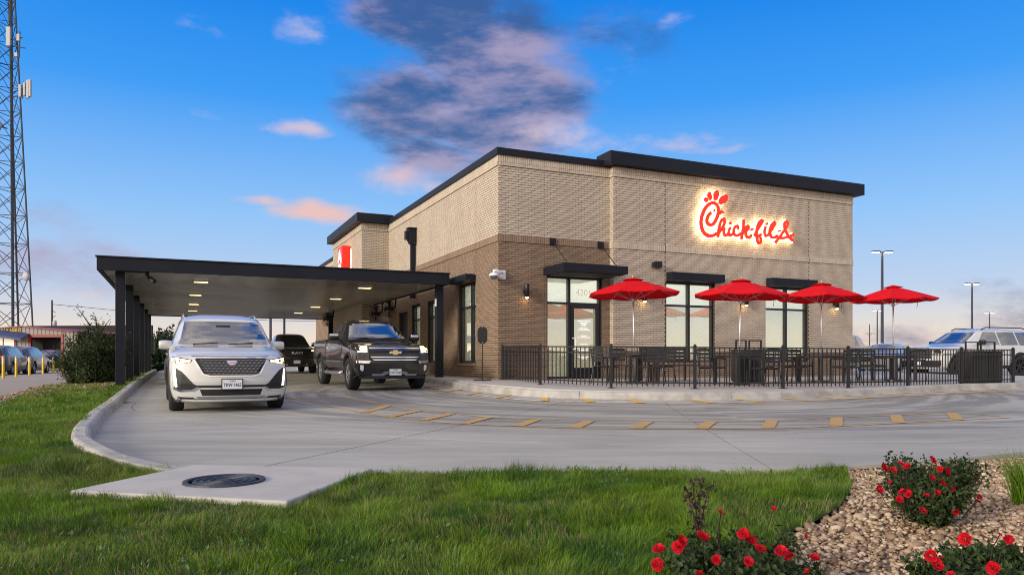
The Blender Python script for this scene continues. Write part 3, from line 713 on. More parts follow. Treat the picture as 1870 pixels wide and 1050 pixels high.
# windows
def window(wl, p0_, p1_, z0, z1, mull, rails, shade=True, inset=0.09, name='window', glass='glass'):
    f = 0.065; mb = MB(); o0, o1 = -inset - 0.10, -inset + 0.02
    wl.box(mb, p0_, p0_ + f, z0, z1, o0, o1); wl.box(mb, p1_ - f, p1_, z0, z1, o0, o1)
    wl.box(mb, p0_ + f, p1_ - f, z1 - f, z1, o0, o1); wl.box(mb, p0_ + f, p1_ - f, z0, z0 + f, o0, o1)
    xs = [p0_ + f] + [m for m in mull] + [p1_ - f]; cells = []
    for m in mull: wl.box(mb, m - f * 0.6, m + f * 0.6, z0 + f, z1 - f, o0 + 0.002, o1 - 0.002)
    edges = [p0_ + f]; 
    for m in mull: edges += [m - f * 0.6, m + f * 0.6]
    edges.append(p1_ - f)
    for i in range(0, len(edges), 2):
        a, b = edges[i], edges[i + 1]; zs = [z0 + f]
        for r_ in rails:
            wl.box(mb, a, b, r_ - 0.03, r_ + 0.03, o0 + 0.004, o1 - 0.004); zs += [r_ - 0.03, r_ + 0.03]
        zs.append(z1 - f)
        for j in range(0, len(zs), 2): cells.append((a, b, zs[j], zs[j + 1]))
    fr = mb.build(name, M['black_paint'], BLD)
    for (a, b, c, d) in cells:
        g_ = MB(); wl.box(g_, a, b, c, d, -inset - 0.05, -inset - 0.044); g_.build('pane', M[glass], fr)
        if shade:
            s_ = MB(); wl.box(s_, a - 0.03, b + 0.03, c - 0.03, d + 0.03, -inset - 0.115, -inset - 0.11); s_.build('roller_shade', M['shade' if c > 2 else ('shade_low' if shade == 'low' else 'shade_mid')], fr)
    return fr
window(W_PR, 5.50 - 3.62, 7.37 - 3.62, 0.82, 3.30, [6.42 - 3.62], [2.57])
window(W_PR, 9.46 - 3.62, 11.34 - 3.62, 0.82, 3.30, [10.42 - 3.62], [2.57])
window(W_LF, 1.73, 3.21, 0.80, 3.26, [2.30], [2.52], shade='low')
window(W_LF, 4.75, 6.45, 0.80, 2.95, [5.6], [2.4], shade='low')
window(W_LF, 7.35, 8.45, 0.80, 2.95, [], [2.4], shade='low')
window(W_PL, 1.4, 3.0, 1.2, 2.6, [2.2], [], shade='low')
sf = window(W_FR, 1.50, 3.34, 0.34, 3.32, [2.28], [2.54], shade='low', name='storefront')
# side service door
mb = MB(); W_LF.box(mb, 9.0, 10.2, 0.34, 2.75, -0.16, -0.10); mb.build('service_door', M['black_paint'], BLD)
# entrance door leaf in the right bay of the storefront
mb = MB(); a, b = 2.325, 3.27
W_FR.box(mb, a, a + 0.10, 0.36, 2.505, -0.11, -0.045); W_FR.box(mb, b - 0.10, b, 0.36, 2.505, -0.11, -0.045)
W_FR.box(mb, a + 0.10, b - 0.10, 2.40, 2.505, -0.11, -0.045); W_FR.box(mb, a + 0.10, b - 0.10, 0.36, 0.66, -0.11, -0.045)
dr = mb.build('door', M['black_paint'], BLD)
mb = MB(); mb.tube([W_FR.p(a + 0.05, 1.20, -0.04), W_FR.p(a + 0.05, 1.20, 0.03), W_FR.p(a + 0.10, 1.20, 0.05), W_FR.p(a + 0.10, 1.52, 0.05), W_FR.p(a + 0.05, 1.52, 0.03), W_FR.p(a + 0.05, 1.52, -0.04)], 0.016, 8); mb.build('handle', M['white_plastic'], dr)
# faint lettering on the door glass: unreadable lines at this size, and the frosted street number above
mb = MB(); random.seed(5)
for (z, w, h) in ((2.03, .42, .022), (1.97, .22, .03), (1.91, .14, .03), (1.82, .28, .02), (1.78, .42, .018), (1.60, .20, .018), (1.55, .44, .018), (1.35, .26, .016), (1.17, .30, .03), (0.98, .40, .02), (0.93, .22, .02)):
    x = -w / 2
    while x < w / 2:
        k = random.uniform(0.015, 0.045); W_FR.box(mb, 2.80 + x, 2.80 + min(x + k, w / 2), z - h / 2, z + h / 2, -0.1335, -0.1325); x += k + 0.012
mb.build('door_lettering', M['sign_white'], dr)['kind'] = 'stuff'
num = mat('frosted_number', (0.70, 0.64, 0.52), 0.8, emit=(1, .88, .68), es=0.25)
text_obj('street_number', '4201', 0.27, num, dr, frameM(W_FR.p(2.80, 2.86, -0.133), (1, 0, 0), (0, 0, 1)), 0.001)
# flat awnings
def awning(wl, p0_, p1_, z0, z1, dep, nm='awning', band=0.0):
    mb = MB(); wl.box(mb, p0_, p1_, z0, z1, 0.045, dep); o = mb.build(nm, M['metal_dark'], BLD, bevel=0.006); return o
aw = awning(W_FR, 1.37, 3.45, 3.30, 3.53, 1.25)
mb = MB(); W_FR.box(mb, 1.45, 3.37, 3.285, 3.2985, 0.10, 1.18); mb.build('awning_lining', M['black_matte'], aw)
for p_ in (1.67, 3.26):
    mb = MB(); W_FR.box(mb, p_ - 0.095, p_ + 0.095, 4.19, 4.38, 0.035, 0.075); pl = mb.build('rod_plate', M['metal_dark'], BLD)
    mb = MB(); mb.tube([W_FR.p(p_, 4.28, 0.06), W_FR.p(p_ + 0.02, 3.54, 0.95)], 0.012, 6); mb.box(*(lambda q: (q[0] - .02, q[0] + .02, q[1] - .04, q[1] + .04, 3.531, 3.56))(W_FR.p(p_ + 0.02, 3.54, 0.95))); mb.build('tie_rod', M['metal_dark'], pl)
awning(W_PR, 5.48 - 3.62, 7.50 - 3.62, 3.31, 3.56, 0.34); awning(W_PR, 9.44 - 3.62, 11.42 - 3.62, 3.31, 3.56, 0.34)
awning(W_LF, 1.70, 3.45, 3.28, 3.46, 0.34)
# downpipe with hopper on the drive side
mb = MB(); y = 7.9
mb.box(-0.21, -0.05, y - 0.075, y + 0.075, 3.2, 5.25); dp = mb.build('downpipe', M['metal_dark'], BLD, bevel=0.01)
mb = MB(); mb.prism([(-0.27, 5.78), (0.0, 5.78), (0.0, 5.36), (-0.09, 5.22), (-0.20, 5.22), (-0.27, 5.36)], y - 0.14, y + 0.14, lambda x, z, q: (x - 0.035, q, z)); mb.box(-0.34, -0.02, y - 0.17, y + 0.17, 5.78, 5.83); mb.build('hopper', M['metal_dark'], dp)
mb = MB(); mb.box(-0.42, -0.306, y - 0.11, y + 0.11, 5.38, 5.70); mb.build('overflow_spout', M['metal_dark'], dp)
mb = MB(); W_LF.box(mb, 1.0, 1.06, 1.0, 1.05, 0.02, 0.08)

# ------------------------------------------------------------------ things on the walls
def wall_thing(name, label, cat, wl, p_, z, off=0.0, group=None):
    q = BLD.matrix_world @ Vector(wl.p(p_, z, off)) if False else L2W(*wl.p(p_, 0, off)[:2], z)
    ang = TH if wl.d.x > 0.5 else TH + math.pi / 2
    return thing(name, label, cat, q, ang, group)       # local: x along wall, -y (front) or +y (side) outward
sc = [(W_FR, 0.80, 'black cylinder wall lamp on the brown brick beside the entrance'), (W_PR, 4.62 - 3.62, 'black cylinder wall lamp behind the umbrella nearest the entrance'),
      (W_PR, 8.52 - 3.62, 'black cylinder wall lamp between the two front windows'), (W_PR, 12.5 - 3.62, 'black cylinder wall lamp nearest the right corner of the front')]
for (wl, p_, lb) in sc:
    r_ = wall_thing('wall_lamp', lb, 'wall lamp', wl, p_, 2.62, 0.007, 'cylinder lamps on the restaurant front')
    mb = MB(); mb.lathe([(0.0, 0.40), (0.068, 0.40), (0.072, 0.39), (0.072, 0.03), (0.066, 0.03), (0.062, 0.06), (0, 0.06)], (0, -0.15, 0), n=18); mb.build('housing', M['black_paint'], r_, True)
    mb = MB(); mb.box(-0.05, 0.05, -0.085, 0.0, 0.14, 0.26); mb.build('bracket', M['black_paint'], r_)
    mb = MB(); mb.lathe([(0, -0.01), (0.03, 0.0), (0.045, 0.025), (0.045, 0.055)], (0, -0.15, 0), n=14); mb.build('bulb', M['lamp_warm'], r_, True)
# floodlight
r_ = wall_thing('floodlight', 'small black floodlight on the pale brick right of the entrance', 'floodlight', W_PR, 5.08 - 3.62, 3.76, 0.007)
mb = MB(); mb.prism([(-0.13, 0.02), (-0.20, 0.11), (-0.18, -0.06), (-0.10, -0.09), (-0.05, -0.07), (-0.05, 0.09)], -0.15, 0.15, lambda y, z, x: (x, y, z)); mb.build('housing', M['black_paint'], r_, bevel=0.01)
mb = MB(); mb.box(-0.06, 0.06, -0.06, 0, -0.05, 0.07); mb.build('bracket', M['black_paint'], r_)
# corner camera
r_ = wall_thing('security_camera', 'white dome security camera on the building corner', 'camera', W_FR, 0.0, 3.23, 0.0)
mb = MB(); mb.box(0.02, 0.20, -0.05, -0.008, -0.10, 0.15); mb.box(-0.10, 0.10, -0.12, -0.05, -0.06, 0.13); mb.build('bracket', M['white_plastic'], r_, bevel=0.012)
mb = MB(); mb.tube([(0.06, -0.11, 0.06), (-0.05, -0.14, 0.09), (-0.15, -0.15, 0.13), (-0.20, -0.15, 0.12), (-0.20, -0.15, 0.04)], 0.045, 10); mb.build('arm', M['white_plastic'], r_, True)
mb = MB(); mb.lathe([(0, 0.06), (0.11, 0.05), (0.14, 0.0), (0.14, -0.03), (0.10, -0.035), (0, -0.035)], (-0.20, -0.15, 0.0), n=20); mb.build('cap', M['white_plastic'], r_, True)
mb = MB(); mb.lathe([(0.095, -0.035), (0.09, -0.08), (0.06, -0.12), (0, -0.135)], (-0.20, -0.15, 0.0), n=20); mb.build('dome', M['glass_car'], r_, True)

# ------------------------------------------------------------------ script sign on the front
SG = thing('restaurant_sign', 'red illuminated script sign glowing on the pale brick front', 'sign', L2W(8.5, -0.2, 5.0), TH)
def sgp(px, py):
    u, v = 1240 + px / 7.5, 330 + py / 7.5; k = (u - U0) / FPX
    O = L2W(3.62, -0.2); a = Vector((ca, sa)); 
    # O + a*p on the ray (k*Y, Y)
    p_ = (k * O.y - O.x) / (a.x - k * a.y); Y = O.y + a.y * p_
    return (3.62 + p_ - 8.5, ZC + (VH - v) / FPX * Y - 5.0)
PXM = 1.0 / (sgp(900, 600)[0] - sgp(800, 600)[0]) * 100
def ribbon(mb, pts, w, y0, y1, dy=0.008):
    q = [Vector((*sgp(*p), 0)) for p in pts]; c = catmull(q, 7); n = len(c); hw = w / PXM / 2
    L_, R_ = [], []
    for i, p in enumerate(c):
        d = (c[min(i + 1, n - 1)] - c[max(i - 1, 0)]).normalized(); nn = Vector((-d.y, d.x, 0)) * hw; L_.append(p + nn); R_.append(p - nn)
    def cap(p, d):
        a0 = math.atan2(d.y, d.x); return [p + Vector((math.cos(a0 + t), math.sin(a0 + t), 0)) * hw for t in (-0.9, -0.45, 0, 0.45, 0.9)]
    st = cap(c[0], c[0] - c[1]); en = cap(c[-1], c[-1] - c[-2])
    vv = []; fs = []
    for i in range(n):
        yy = y0 - dy * i / n
        vv += [(L_[i].x, yy, L_[i].y), (R_[i].x, yy, R_[i].y), (L_[i].x, y1, L_[i].y), (R_[i].x, y1, R_[i].y)]
    for i in range(n - 1):
        a, b = 4 * i, 4 * i + 4
        fs += [(a, b, b + 1, a + 1), (a + 2, a + 3, b + 3, b + 2), (a, a + 2, b + 2, b), (a + 1, b + 1, b + 3, a + 3)]
    mb.add(vv, fs)
    for (ring, e, yy) in ((st, 0, y0), (en, n - 1, y0 - dy)):
        P0, P1 = (R_[e], L_[e]) if e else (L_[e], R_[e])
        loop = [P0] + ring + [P1]; k = len(loop)
        mb.add([(p.x, yy, p.y) for p in loop] + [(p.x, y1, p.y) for p in loop], [tuple(range(k)), tuple(range(2 * k - 1, k - 1, -1))] + [(i, i + k, i + k + 1, i + 1) for i in range(k - 1)])
def ell(mb, cx, cy, rx, ry, tilt, y0, y1, grow=0.0):
    t = R(tilt); pts = []
    for k in range(24):
        a = 2 * math.pi * k / 24; x, y = (rx + grow) * math.cos(a), (ry + grow) * math.sin(a)
        pts.append(sgp(cx + x * math.cos(t) - y * math.sin(t), cy + x * math.sin(t) + y * math.cos(t)))
    mb.prism(pts, y0, y1, lambda x, z, y: (x, y, z))
STROKES = {
 'letter_c': [[(372, 462), (340, 500), (324, 560), (338, 605), (382, 620), (425, 592), (462, 520), (480, 440), (472, 372), (445, 336), (402, 322), (348, 345), (296, 405), (260, 490), (245, 580), (256, 670), (292, 738), (350, 770), (412, 764), (455, 738)]],
 'letter_h': [[(478, 772), (486, 690), (505, 600), (535, 545), (562, 550), (560, 600), (525, 675), (490, 725)], [(492, 725), (528, 676), (556, 678), (556, 740), (578, 768), (608, 742)]],
 'letter_i': [[(638, 668), (622, 725), (638, 766), (676, 742)]],
 'letter_c_small': [[(752, 672), (742, 640), (712, 645), (688, 700), (700, 752), (740, 766), (785, 738)]],
 'letter_k': [[(826, 560), (822, 640), (808, 730), (796, 800)], [(806, 735), (845, 660), (880, 640), (886, 672), (850, 712), (838, 722)], [(842, 720), (860, 772), (888, 795), (922, 768)]],
 'letter_f': [[(976, 758), (1012, 690), (1060, 612), (1082, 572), (1058, 562), (1022, 618), (1002, 710), (1006, 800), (1028, 868), (1058, 846), (1050, 792), (1012, 768), (1060, 755)]],
 'letter_i_small': [[(1124, 655), (1110, 715), (1126, 770), (1160, 756)]],
 'letter_l': [[(1166, 745), (1215, 668), (1250, 606), (1236, 588), (1200, 635), (1180, 712), (1204, 782), (1248, 790), (1278, 768)]],
 'letter_a': [[(1262, 852), (1312, 790), (1375, 700), (1424, 622), (1422, 582), (1390, 586), (1382, 645), (1408, 725), (1450, 790), (1500, 836)], [(1318, 800), (1390, 796), (1450, 776), (1494, 754)]],
}
for nm, lst in STROKES.items():
    mb = MB(); hb = MB()
    for j, s_ in enumerate(lst):
        w = 39 if nm == 'letter_c' else 33
        ribbon(mb, s_, w, -0.215 - 0.011 * j, -0.172); ribbon(hb, s_, w + 9, -0.160 - 0.004 * j, -0.120, 0.003)
    o = mb.build(nm, M['red_sign'], SG); hb.build('glow_backer', M['halo'], o)
ELL = [('dot', 640, 597, 20, 22, 0), ('dot', 1140, 607, 18, 20, 0), ('hyphen', 938, 682, 28, 17, -10), ('hyphen', 1310, 706, 27, 15, -10),
       ('comb', 312, 282, 27, 38, -28), ('comb', 363, 232, 31, 60, -9), ('comb', 449, 221, 38, 74, 8), ('comb', 546, 277, 52, 80, 42), ('eye', 428, 420, 11, 26, 20)]
for (nm, x, y, rx, ry, t) in ELL:
    mb = MB(); ell(mb, x, y, rx, ry, t, -0.223, -0.172); o = mb.build(nm, M['red_sign'], SG)
    mb = MB(); ell(mb, x, y, rx, ry, t, -0.168, -0.118, 5); mb.build('glow_backer', M['halo'], o)
mb = MB(); mb.prism([sgp(*p) for p in ((492, 418), (520, 416), (545, 438), (560, 466), (520, 478), (490, 492))], -0.222, -0.172, lambda x, z, y: (x, y, z)); o = mb.build('beak', M['red_sign'], SG)
mb = MB(); mb.prism([sgp(*p) for p in ((489, 414), (521, 412), (549, 435), (566, 468), (521, 483), (487, 496))], -0.169, -0.121, lambda x, z, y: (x, y, z)); mb.build('glow_backer', M['halo'], o)

# ------------------------------------------------------------------ red box sign on the drive side
SB = thing('box_sign', 'red illuminated box sign on the drive side wall', 'sign', L2W(-1.15, 14.35, 4.5), TH)
mb = MB(); mb.box(-0.42, -0.045, -0.50, 0.50, -1.0, 1.43); mb.build('box', M['red_box'], SB, bevel=0.02)
mb = MB()
def bxp(y, z): return (y, z)
for (cy, cz, ry, rz, t) in ((0.42, 0.30, 0.07, 0.14, -25), (0.22, 0.45, 0.07, 0.19, -8), (-0.05, 0.47, 0.08, 0.22, 8), (-0.32, 0.32, 0.11, 0.23, 35)):
    pts = []
    for k in range(16):
        a = 2 * math.pi * k / 16; x, y = ry * math.cos(a), rz * math.sin(a); tt = R(-t); pts.append((cy + x * math.cos(tt) - y * math.sin(tt), cz + x * math.sin(tt) + y * math.cos(tt)))
    mb.prism([(y * .72, z * 1.15 + .52) for y, z in pts], -0.436, -0.4225, lambda y, z, x: (x, y, z))
cpts = [Vector((0, y * .72, z * 1.15 + .50)) for y, z in ((-0.02, -0.35), (0.12, -0.42), (0.16, -0.6), (0.05, -0.75), (-0.15, -0.65), (-0.25, -0.35), (-0.22, -0.05), (0.0, 0.10), (0.28, 0.0), (0.45, -0.35), (0.50, -0.75), (0.40, -1.0))]
cc = catmull(cpts, 6); vv = []
for i, p in enumerate(cc):
    d = (cc[min(i + 1, len(cc) - 1)] - cc[max(i - 1, 0)]).normalized(); n = Vector((0, -d.z, d.y)) * 0.065
    for q in (p + n, p - n): vv += [(-0.438 - 0.006 * i / len(cc), q.y, q.z), (-0.4215, q.y, q.z)]
mb.add(vv, [f for i in range(len(cc) - 1) for f in ((4 * i, 4 * i + 2, 4 * i + 6, 4 * i + 4), (4 * i, 4 * i + 4, 4 * i + 5, 4 * i + 1), (4 * i + 2, 4 * i + 3, 4 * i + 7, 4 * i + 6))])
mb.build('white_logo', M['sign_white'], SB)
mb = MB(); mb.box(-0.045, -0.012, -0.42, 0.42, -0.9, 1.3); mb.build('glow_backer', M['halo'], SB)

# ================================================================== DRIVE CANOPY
CN = thing('drive_canopy', 'long flat drive-through canopy with dark fascia and ribbed metal soffit', 'canopy', (CX, CY, 0), TH)
cx0, cx1, cy0, cy1, cz = -10.05, -0.55, 2.55, 24.3, 3.22
mb = MB()
mb.box(cx0, cx1, cy0, cy0 + 0.10, cz - 0.03, cz + 0.30); mb.build('fascia', M['metal_dark'], CN, bevel=0.006)
mb = MB(); mb.box(cx0, cx0 + 0.10, cy0 + 0.102, cy1, cz - 0.03, cz + 0.30); mb.build('fascia', M['metal_dark'], CN)
mb = MB(); mb.box(cx1 - 0.10, cx1, cy0 + 0.102, cy1, cz - 0.03, cz + 0.30); mb.build('fascia', M['metal_dark'], CN)
mb = MB(); mb.box(cx0 + 0.102, cx1 - 0.102, cy1 - 0.1, cy1, cz - 0.03, cz + 0.30); mb.build('fascia', M['metal_dark'], CN)
mb = MB(); mb.box(cx0 - 0.03, cx1 + 0.03, cy0 - 0.03, cy0 + 0.16, cz + 0.302, cz + 0.335); mb.build('drip_edge', M['metal_dark'], CN)
mb = MB(); mb.box(cx0 + 0.1, cx1 - 0.1, cy0 + 0.17, cy1 - 0.1, cz + 0.20, cz + 0.24); mb.build('roof', M['metal_dark'], CN)
# soffit pans, one by one
y = cy0 + 0.115; pan_me = None; w = 0.30
while y + w < cy1 - 0.1:
    if pan_me is None:
        mb = MB(); L0, L1 = cx0 + 0.105, cx1 - 0.105
        prof = [(0, 0.05), (0, 0.0), (0.045, 0.0), (0.06, 0.012), (w - 0.06, 0.012), (w - 0.045, 0.0), (w - 0.006, 0.0), (w - 0.006, 0.05)]
        n = len(prof); mb.add([(L0, p, z) for p, z in prof] + [(L1, p, z) for p, z in prof], [(i, n + i, n + i + 1, i + 1) for i in range(n - 1)])
        pan_me = mb.mesh('soffit_panel'); pan_me.materials.append(M['deck_metal'])
    o = bpy.data.objects.new('soffit_panel', pan_me); COL.objects.link(o); o.parent = CN; o.location = (0, y, cz); y += w
def wl(p): q = W2L(p[0], p[1]); return q
for k in range(6):
    yy = cy0 + 0.55 + 4.1 * k; q = L2W(-9.55, yy); zz = zr(q.x, q.y) + 0.02
    mb = MB(); mb.box(-9.66, -9.44, yy - 0.11, yy + 0.11, zz - 0.1, cz - 0.002); mb.build('post', M['metal_dark'], CN, bevel=0.008)
for k, yy in enumerate((2.95, 12.5, 21.0)):
    mb = MB(); mb.box(-0.86, -0.64, yy - 0.11, yy + 0.11, 0.3, cz - 0.002); mb.build('post', M['metal_dark'], CN, bevel=0.008)
mb = MB(); mb.box(-0.868, -0.861, 2.87, 3.03, 2.55, 2.78); mb.build('post_notice', M['white_plastic'], CN)
for (u, v) in ((367, 514), (357, 538), (354, 555), (352, 567), (351.5, 577), (666, 525), (613, 545), (576, 560), (545, 571)):
    Y = (cz - ZC) * FPX / (VH - v); x, y = W2L((u - U0) / FPX * Y, Y)
    mb = MB(); mb.box(x - 0.24, x + 0.24, y - 0.15, y + 0.15, cz - 0.02, cz + 0.03); lt = mb.build('light', M['soffit'], CN)
    mb = MB(); mb.box(x - 0.19, x + 0.19, y - 0.11, y + 0.11, cz - 0.030, cz - 0.022); mb.build('lens', M['lamp_canopy'], lt)
mb = MB(); mb.tube([(-8.9, 2.75, cz - 0.03), (-8.9, 2.85, cz - 0.10), (-8.84, 2.80, cz - 0.20)], 0.05, 8); mb.tube([(-8.84, 2.84, cz - 0.17), (-8.72, 2.72, cz - 0.26)], 0.06, 10); mb.tube([(-9.5, 2.72, cz - 0.035), (-8.9, 2.72, cz - 0.035)], 0.015, 6); mb.build('canopy_camera', M['black_paint'], CN)

# wall fans under the canopy
def fan(x, y, z, lb):
    r_ = thing('wall_fan', lb, 'fan', L2W(x, y, z), TH + R(205), 'fans under the canopy')
    mb = MB()
    for q in (0.16, 0.24, 0.32): mb.lathe([(q - 0.008, 0.09), (q, 0.10), (q + 0.008, 0.09), (q, 0.08)], axis='X', n=28); mb.lathe([(q - 0.008, -0.07), (q, -0.06), (q + 0.008, -0.07), (q, -0.08)], axis='X', n=28)
    for k in range(14):
        a = 2 * math.pi * k / 14; c_, s_ = math.cos(a), math.sin(a)
        mb.tube([(0.11, 0.05 * c_, 0.05 * s_), (0.10, 0.22 * c_, 0.22 * s_), (0.02, 0.35 * c_, 0.35 * s_), (-0.06, 0.25 * c_, 0.25 * s_)], 0.006, 5)
    mb.build('cage', M['black_matte'], r_)
    mb = MB()
    for k in range(4):
        a = math.pi / 2 * k; c_, s_ = math.cos(a), math.sin(a); mb.add([(0.02, 0.05 * c_, 0.05 * s_), (0.05, 0.28 * c_ - 0.10 * s_, 0.28 * s_ + 0.10 * c_), (0.0, 0.30 * c_ + 0.08 * s_, 0.30 * s_ - 0.08 * c_), (-0.01, 0.06 * s_, -0.06 * c_)], [(0, 1, 2, 3)])
    mb.build('blades', M['black_matte'], r_)
    mb = MB(); mb.lathe([(0, 0.06), (0.08, 0.05), (0.09, -0.1), (0.06, -0.16), (0, -0.16)], axis='X', n=14); mb.build('motor', M['black_matte'], r_)
    mb = MB(); mb.tube([(-0.14, 0, 0), (-0.30, 0, 0.1), (-0.32, 0, 0.45)], 0.03, 8); mb.build('arm', M['black_matte'], r_)
fan(-0.75, 8.9, 2.85, 'black wall fan hanging under the canopy nearest the front'); fan(-0.85, 10.6, 2.75, 'black wall fan hanging under the canopy above the black pickup roof')
fan(-1.9, 15.5, 2.75, 'black wall fan at the far end under the canopy')
# ================================================================== VEHICLES
def chaikin(p, it=2):
    for _ in range(it):
        q = [p[0]]
        for a, b in zip(p, p[1:]):
            q.append(tuple(0.75 * x + 0.25 * y for x, y in zip(a, b))); q.append(tuple(0.25 * x + 0.75 * y for x, y in zip(a, b)))
        q.append(p[-1]); p = q
    return p
def smooth_arr(a, xs, sig):
    out = np.empty_like(a)
    for i, x in enumerate(xs):
        w = np.exp(-0.5 * ((xs - x) / sig) ** 2); out[i] = (w[:, None] * a).sum(0) / w.sum()
    e = np.minimum(1, np.minimum(xs - xs[0], xs[-1] - xs) / (3 * sig))[:, None]
    return out * e + a * (1 - e)
# station: d from the nose, z_sill, w_sill, z_mid, w_mid, z_belt, w_belt, z_edge, w_edge, z_top
def body_mesh(st, L, front_curve, rear_curve, wheels, WR, sig=0.07, nose=None):
    st = np.array(st, float); xs = np.unique(np.concatenate([np.linspace(0, L, 74), st[:, 0]]))
    par = np.stack([np.interp(xs, st[:, 0], st[:, k]) for k in range(1, 10)], 1); par = smooth_arr(par, xs, sig)
    secs = []
    for p in par:
        zs, ws, zm, wm, zb_, wb, ze, we, zt = p
        pts = [(0, zs), (ws * 0.86, zs), (ws, zs + 0.05), (wm, zm - 0.12), (wm, zm + 0.06), (wb, zb_ - 0.03), (wb - 0.012, zb_ + 0.012), (we + (wb - we) * 0.12, ze - (ze - zb_) * 0.12), (we - 0.015, ze), (we * 0.72, ze + (zt - ze) * 0.75), (we * 0.35, zt), (0, zt)]
        secs.append(chaikin(pts, 2))
    m = len(secs[0]); W_ = max(st[:, 4].max(), st[:, 6].max())
    def warp(d, y, z):
        x = L / 2 - d
        f = max(0, 1 - d / 1.1); f = f * f * (3 - 2 * f); x -= front_curve * min(1, abs(y) / W_) ** 2.6 * f
        g_ = max(0, 1 - (L - d) / 0.8); g_ = g_ * g_ * (3 - 2 * g_); x += rear_curve * min(1, abs(y) / W_) ** 2.6 * g_
        if nose and d < 0.6: x -= interp(z, [a for a, b in nose], [b for a, b in nose]) * (1 - d / 0.6)
        return (x, y, z)
    V = []; F = []; full = 2 * m - 2
    for d, sc_ in zip(xs, secs):
        for (y, z) in sc_: V.append(warp(d, y, z))
        for (y, z) in sc_[-2:0:-1]: V.append(warp(d, -y, z))
    for i in range(len(xs) - 1):
        for j in range(full):
            k = (j + 1) % full; F.append((i * full + j, i * full + k, (i + 1) * full + k, (i + 1) * full + j))
    nc = 14
    for (d, sc_, rev) in ((0.0, secs[0], False), (L, secs[-1], True)):
        base = len(V)
        for (y, z) in sc_:
            for c in range(nc + 1): V.append(warp(d, y * (1 - 2 * c / nc), z))
        for j in range(m - 1):
            for c in range(nc):
                a = base + j * (nc + 1) + c; q = (a, a + 1, a + nc + 2, a + nc + 1); F.append(q if rev else q[::-1])
    bm = bmesh.new(); vs_ = [bm.verts.new(v) for v in V]
    for f in F:
        try: bm.faces.new([vs_[i] for i in f])
        except ValueError: pass
    bmesh.ops.remove_doubles(bm, verts=bm.verts[:], dist=0.0015)
    bmesh.ops.dissolve_degenerate(bm, edges=bm.edges[:], dist=0.0005)
    bmesh.ops.recalc_face_normals(bm, faces=bm.faces[:])
    me = bpy.data.meshes.new('body'); bm.to_mesh(me); bm.free()
    # wheel openings
    cut = bpy.data.objects.new('cut', me); COL.objects.link(cut); me.materials.append(M['trim'])
    cb = bmesh.new()
    for (wx, wy) in wheels:
        for s_ in (-1, 1):
            r_ = bmesh.ops.create_cone(cb, cap_ends=True, segments=40, radius1=WR, radius2=WR, depth=0.52, matrix=Matrix.Translation((wx, s_ * (wy + 0.06), 0.0)) @ Matrix.Translation((0, 0, WR * 0.92)) @ Matrix.Rotation(R(90), 4, 'X'))
    cm = bpy.data.meshes.new('cutter'); cb.to_mesh(cm); cb.free(); cm.materials.append(M['black_matte'])
    co = bpy.data.objects.new('cutter', cm); COL.objects.link(co)
    md = cut.modifiers.new('b', 'BOOLEAN'); md.operation = 'DIFFERENCE'; md.object = co; md.solver = 'EXACT'
    try: md.material_mode = 'TRANSFER'
    except Exception: pass
    res = bpy.data.meshes.new_from_object(cut.evaluated_get(bpy.context.evaluated_depsgraph_get()))
    bpy.data.objects.remove(cut); bpy.data.objects.remove(co)
    return res
